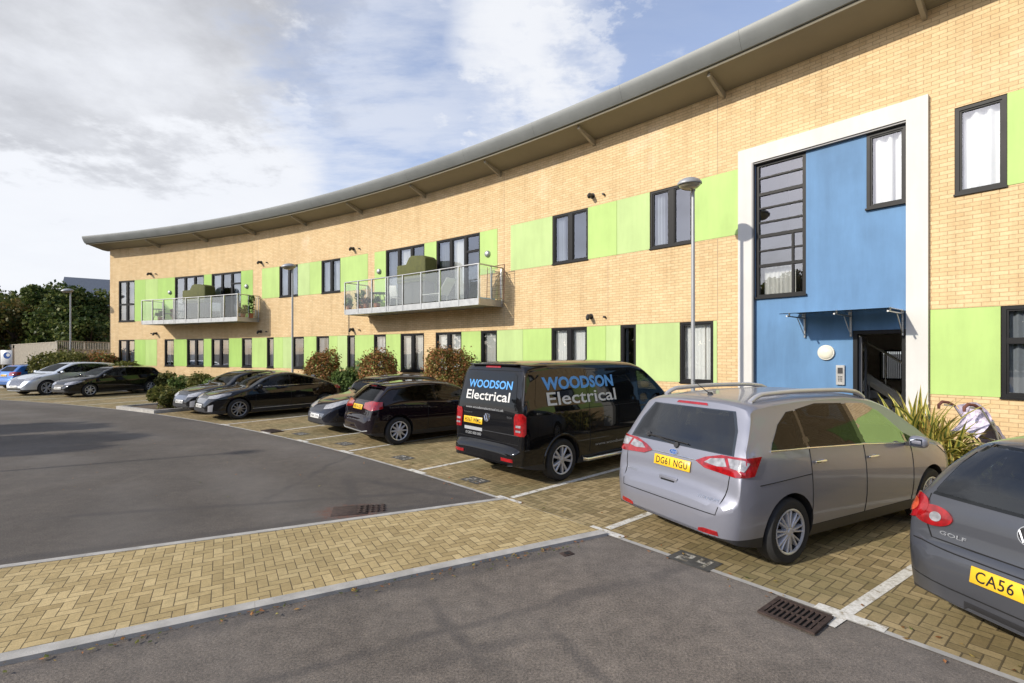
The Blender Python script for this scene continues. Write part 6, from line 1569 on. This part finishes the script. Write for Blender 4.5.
    def table(s, o, label, r=.33):
        q = wp(s, o, zf); root = empty('patio_table', tuple(q), .4, label, 'table', None); b = MB(); b.lathe([(0, .68), (r, .68), (r, .70), (0, .70)], None, 28); b.build('tabletop', 'frame_light', root)
        for k in range(4): a = k * 1.571; b = MB(); b.tube([(r * .3 * math.cos(a), r * .3 * math.sin(a), .68), (r * .9 * math.cos(a), r * .9 * math.sin(a), 0)], .012, 6); b.build('leg', 'frame_light', root)
    def chair(s, o, rz, label, mat='white_plastic', grp=None):
        q = wp(s, o, zf); root = empty('patio_chair', tuple(q), rz, label, 'chair', grp); b = MB(); b.box((0, 0, .42), (.42, .42, .025)); bevel(b.build('seat', mat, root), .01, 2)
        b = MB(); b.box(None, (.42, .02, .45), M=Matrix.Translation((0, .22, .68)) @ Matrix.Rotation(rad(-12), 4, 'X')); bevel(b.build('backrest', mat, root), .008, 2)
        for x in (-.18, .18):
            for y in (-.18, .18): b = MB(); b.tube([(x, y, .42), (x * 1.15, y * 1.15, 0)], .013, 6); b.build('leg', mat, root)
    s = lambda px: s_px(px, .6)
    swing_cover(s_px(188, .6), s_px(210.5, .6), 'olive hooded cover on the left balcony, reaching above its rail')
    swing_cover(s_px(403, .6), s_px(431.5, .6), 'olive hooded cover on the right balcony, reaching above its rail')
    table(s(159), .6, 'small round table at the open left end of the left balcony'); chair(s(168), .55, 2.2, 'dark metal chair by the round table on the left balcony', 'frame_light')
    pot(s(165), .85, .35, .4, 'bushy pot plant between the table and chair on the left balcony'); pot(s(178), .8, .4, .5, 'leafy red pot plant midway along the left balcony rail', 'leaf_red'); pot(s(243), .6, .5, .7, 'spreading plant at the right end of the left balcony'); pot(s(249), .5, 1.0, .35, 'tall plant at the right end of the left balcony')
    chair(s(216), .6, .5, 'white chair on the left balcony behind the clear panels right of the cover')
    pot(s(353), .8, .35, .35, 'small plant at the far left corner of the right balcony'); pot(s(364.5), .8, .7, .5, 'taller plant near the left end of the right balcony'); pot(s(372), .9, .25, .4, 'low red plant near the left end of the right balcony', 'leaf_red'); pot(s(383), .9, .3, .4, 'low bushy plant beside the double post of the right balcony')
    table(s(377), .45, 'round table behind the pots on the right balcony', .4); chair(s(395), .5, 2.6, 'white chair left of the olive cover on the right balcony', 'white_plastic')
    # folding white lounger, leaning glass panel and drying rack
    q = wp(s(441), .65, zf); root = empty('deck_lounger', tuple(q), ph_of(q) - math.pi / 2, 'white reclining lounger on the right balcony behind the frosted glass', 'lounger')
    b = MB(); b.box(None, (.9, .5, .03), M=Matrix.Translation((-.25, 0, .38))); bevel(b.build('seat', 'white_plastic', root), .01, 2); b = MB(); b.box(None, (.72, .5, .03), M=Matrix.Translation((.38, 0, .62)) @ Matrix.Rotation(rad(-52), 4, 'Y')); bevel(b.build('backrest', 'white_plastic', root), .01, 2)
    for x in (-.6, .15):
        for y in (-.2, .2): b = MB(); b.tube([(x, y, .38), (x, y, 0)], .015, 6); b.build('leg', 'white_plastic', root)
    q = wp(s_px(488, .45), .45, zf); root = empty('leaning_panel', tuple(q), ph_of(q) - math.pi / 2 + rad(55), 'pale blue glass table top stood on edge at the right end of the right balcony', 'table top')
    b = MB(); b.box(None, (.62, .03, 1.02), M=Matrix.Translation((0, 0, .53)) @ Matrix.Rotation(rad(8), 4, 'Y')); bevel(b.build('panel', 'blue_plastic', root), .02, 2)
    b = MB(); b.tube([(-.38, .03, 0), (-.27, .03, 1.08), (.42, .03, 1.02), (.33, .03, 0)], .016, 8); b.build('frame', 'olive', root)
    q = wp(s_px(497, .4), .4, zf); root = empty('drying_rack', tuple(q), ph_of(q) - math.pi / 2, 'folded brown drying rack against the end rail of the right balcony', 'drying rack')
    b = MB(); [b.tube([(x, 0, 0), (x, .05, 1.18)], .012, 6) for x in (-.3, .3)]; b.tube([(-.3, .05, 1.18), (.3, .05, 1.18)], .012, 6); b.build('frame', 'grip', root)
    b = MB(); [b.tube([(-.3, .01 + .04 * k / 6, .2 + k * .15), (.3, .01 + .04 * k / 6, .2 + k * .15)], .005, 5) for k in range(7)]; b.build('rail', 'grip', root)

# ------------------------------------------------------------------ light, sky, camera
def build_litter():
    rg = random.Random(8); V, Fc, Rn = [], [], []
    spots = []
    for k in range(900):
        t = rg.random()
        if t < .45: r = RE + rg.gauss(0, .10) * 1.5; ph = rad(rg.uniform(26, 70)); p = polar(r, ph)
        elif t < .7: r = RE + 5.2 - abs(rg.gauss(0, .25)); p = polar(r, rad(rg.uniform(26, 70)))
        elif t < .85: a = rg.random(); q = gpx(0, 663).lerp(gpx(586, 540), a); p = q + Vector((rg.gauss(0, .05), -abs(rg.gauss(0, .10)), 0))
        else: p = Vector((rg.uniform(-9, 2), rg.uniform(6.5, 16), 0))
        s = rg.uniform(.010, .028); a = rg.uniform(0, 6.3); z = rg.uniform(.014, .022) if t < .85 else .008; b = len(V); tl = rg.uniform(-.008, .012)
        for i, (x, y) in enumerate(((-1, 0), (0, .55), (1, 0), (0, -.55))): V.append((p.x + s * (x * math.cos(a) - y * math.sin(a)), p.y + s * (x * math.sin(a) + y * math.cos(a)), z + (tl if i == 2 else 0)))
        Fc.append((b, b + 1, b + 2, b + 3)); r_ = rg.random(); Rn += [r_] * 4
    me = bpy.data.meshes.new('litter'); me.from_pydata(V, [], Fc); at = me.attributes.new('rnd', 'FLOAT', 'POINT'); at.data.foreach_set('value', Rn)
    tag(link('leaf_litter', me, 'leaf_red'), 'small fallen leaves scattered along the kerbs and paving edge', 'fallen leaves', kind='stuff')
def build_reflection_trees():  # unseen trees added behind the camera to darken reflections in paint and glass
    rg = random.Random(5); pts = []
    for k in range(150):
        a = rad(170 + 235 * (k + rg.random()) / 150); R0 = rg.uniform(48, 60); h = rg.uniform(6.5, 11); c = Vector((R0 * math.cos(a), R0 * math.sin(a), 0)); r = rg.uniform(2.5, 4)
        for i in range(200):
            t = rg.random(); d = Vector((rg.gauss(0, 1), rg.gauss(0, 1), 0)).normalized() * r * math.sin(math.pi * min(1, .15 + t * .8)) * rg.random() ** .3
            pts.append(c + d + Vector((0, 0, .3 + h * t)))
    tag(leaves('reflection_trees', pts, .95, 'leaf_dark', None, 1.3), 'unseen belt of trees added round the car park to darken reflections', 'trees', kind='stuff')
def build_light():
    SUN_AZ, SUN_EL = rad(27), rad(27)     # light travels towards (cos, sin) of this angle
    d = Vector((math.cos(SUN_AZ) * math.cos(SUN_EL), math.sin(SUN_AZ) * math.cos(SUN_EL), -math.sin(SUN_EL)))
    sl = bpy.data.lights.new('sun', 'SUN'); sl.energy = 4.5; sl.angle = rad(.9); sl.color = (1, .925, .80)
    so = bpy.data.objects.new('sun', sl); COL.objects.link(so); so.rotation_euler = d.to_track_quat('-Z', 'Y').to_euler(); so.location = (-20, -20, 30)
    w = bpy.data.worlds.new('World'); scene.world = w; w.use_nodes = True; nt = w.node_tree; nt.nodes.clear(); g = NT(nt)
    out = nt.nodes.new('ShaderNodeOutputWorld'); bg = nt.nodes.new('ShaderNodeBackground'); nt.links.new(bg.outputs[0], out.inputs[0])
    sky = nt.nodes.new('ShaderNodeTexSky'); sky.sky_type = 'NISHITA'; sky.sun_disc = False; sky.sun_elevation = SUN_EL
    sky.sun_rotation = math.atan2(-d.x, -d.y); sky.altitude = 20; sky.air_density = 1.0; sky.dust_density = 1.2; sky.ozone_density = 1.5
    v = g.tex('Generated'); s = g.sep(v); z = g.m('MAXIMUM', s[2], .0)
    den = g.m('ADD', z, .16); p = g.comb(g.m('DIVIDE', s[0], den), g.m('DIVIDE', s[1], den), 0)
    n1 = g.noise(p, 1.1, 8, .6); n2 = g.noise(g.vm('ADD', p, (7.3, 2.1, 0)), 2.9, 7, .62); n3 = g.noise(g.vm('MULTIPLY', p, (1, 2.6, 1)), 1.7, 8, .65)
    def lobe(px, py, r):
        dd = Vector(((px - 512) / F, 1, (HOR - py) / F)).normalized(); c = g.vm('DOT_PRODUCT', v, tuple(dd), out=1)
        return g.sstep(g.m('ADD', c, g.m('MULTIPLY', g.m('SUBTRACT', n2, .5), .10)), math.cos(r), 1.0)
    def add(a, b, k): return g.m('ADD', a, g.m('MULTIPLY', b, k))
    cov = g.m('ADD', g.m('MULTIPLY', n1, .55), g.m('MULTIPLY', n3, .45))
    for px, py, r, k in ((560, 70, .20, .17), (600, 50, .10, .10), (430, 30, .16, .12), (110, 30, .42, .24), (60, 260, .45, .20), (150, 150, .35, -.05), (330, 20, .20, -.14), (690, 30, .26, -.24), (400, 100, .22, -.07), (520, 100, .5, -.03), (20, 300, .5, .16), (620, 150, .2, -.06)):
        cov = add(cov, lobe(px, py, r), k)
    low = g.sstep(z, .35, .0); cov = add(cov, low, .08); back = g.m('MAXIMUM', g.sstep(s[1], .15, -.25), g.sstep(s[2], .72, .92)); cov = add(cov, back, -.13)
    m = g.sstep(cov, .31, .72)
    veil = g.m('MULTIPLY', g.m('ADD', lobe(230, 150, .75), .15), g.sstep(n3, .22, .62)); m = g.m('MAXIMUM', m, g.m('MINIMUM', g.m('MULTIPLY', veil, .55), .8))
    skc = g.mix(.26, g.mix(1, sky.outputs[0], (1.65, 1.75, 2.1), 'MULTIPLY'), (7.6, 8.4, 9.9))
    # clouds: bright rims, grey where they are thick
    grey = g.m('MULTIPLY', g.sstep(g.m('MAXIMUM', lobe(50, 5, .30), lobe(200, 0, .28)), .25, .8), g.sstep(n1, .25, .6))
    shade = g.mix(g.m('MINIMUM', grey, 1), (9.5, 9.65, 10.0), (5.2, 5.25, 5.5))
    shade = g.mix(g.m('MULTIPLY', g.sstep(n2, .38, .66), .35), shade, (8.9, 9.1, 9.6))
    col = g.mix(g.m('MULTIPLY', m, .93), skc, shade)
    nt.links.new(col, bg.inputs[0]); bg.inputs[1].default_value = .1
    cam = bpy.data.cameras.new('camera'); co = bpy.data.objects.new('camera', cam); COL.objects.link(co); scene.camera = co
    cam.sensor_width = 36; cam.lens = F * 36 / 1024; cam.clip_end = 3000; cam.clip_start = .05; cam.shift_y = (HOR - 341.5) / 1024
    co.location = (0, 0, CAMH); co.rotation_euler = (rad(90), 0, 0)
    scene.view_settings.view_transform = 'Standard'; scene.view_settings.look = 'None'; scene.view_settings.exposure = 0
    scene.render.resolution_x = 1024; scene.render.resolution_y = 683
    scene.cycles.max_bounces = 8; scene.cycles.transparent_max_bounces = 16; scene.cycles.use_denoising = True

setup_materials()
MAT['seam_joint'] = simple('joint_mastic', (.40, .29, .18), .8)
MAT['ink_gloss'] = simple('gloss_black', (.006, .007, .008), .03, 0, .01)
MAT['lilac_print'] = simple('printed_hood', (.55, .50, .62), .8, 0, .45, 22)
MAT['bowl'] = simple('lamp_bowl', (.30, .27, .20), .15)
build_ground()
B, b1, b2 = build_building()
build_outside(b1, b2)
build_cars()
build_reflection_trees()
build_litter()
build_light()
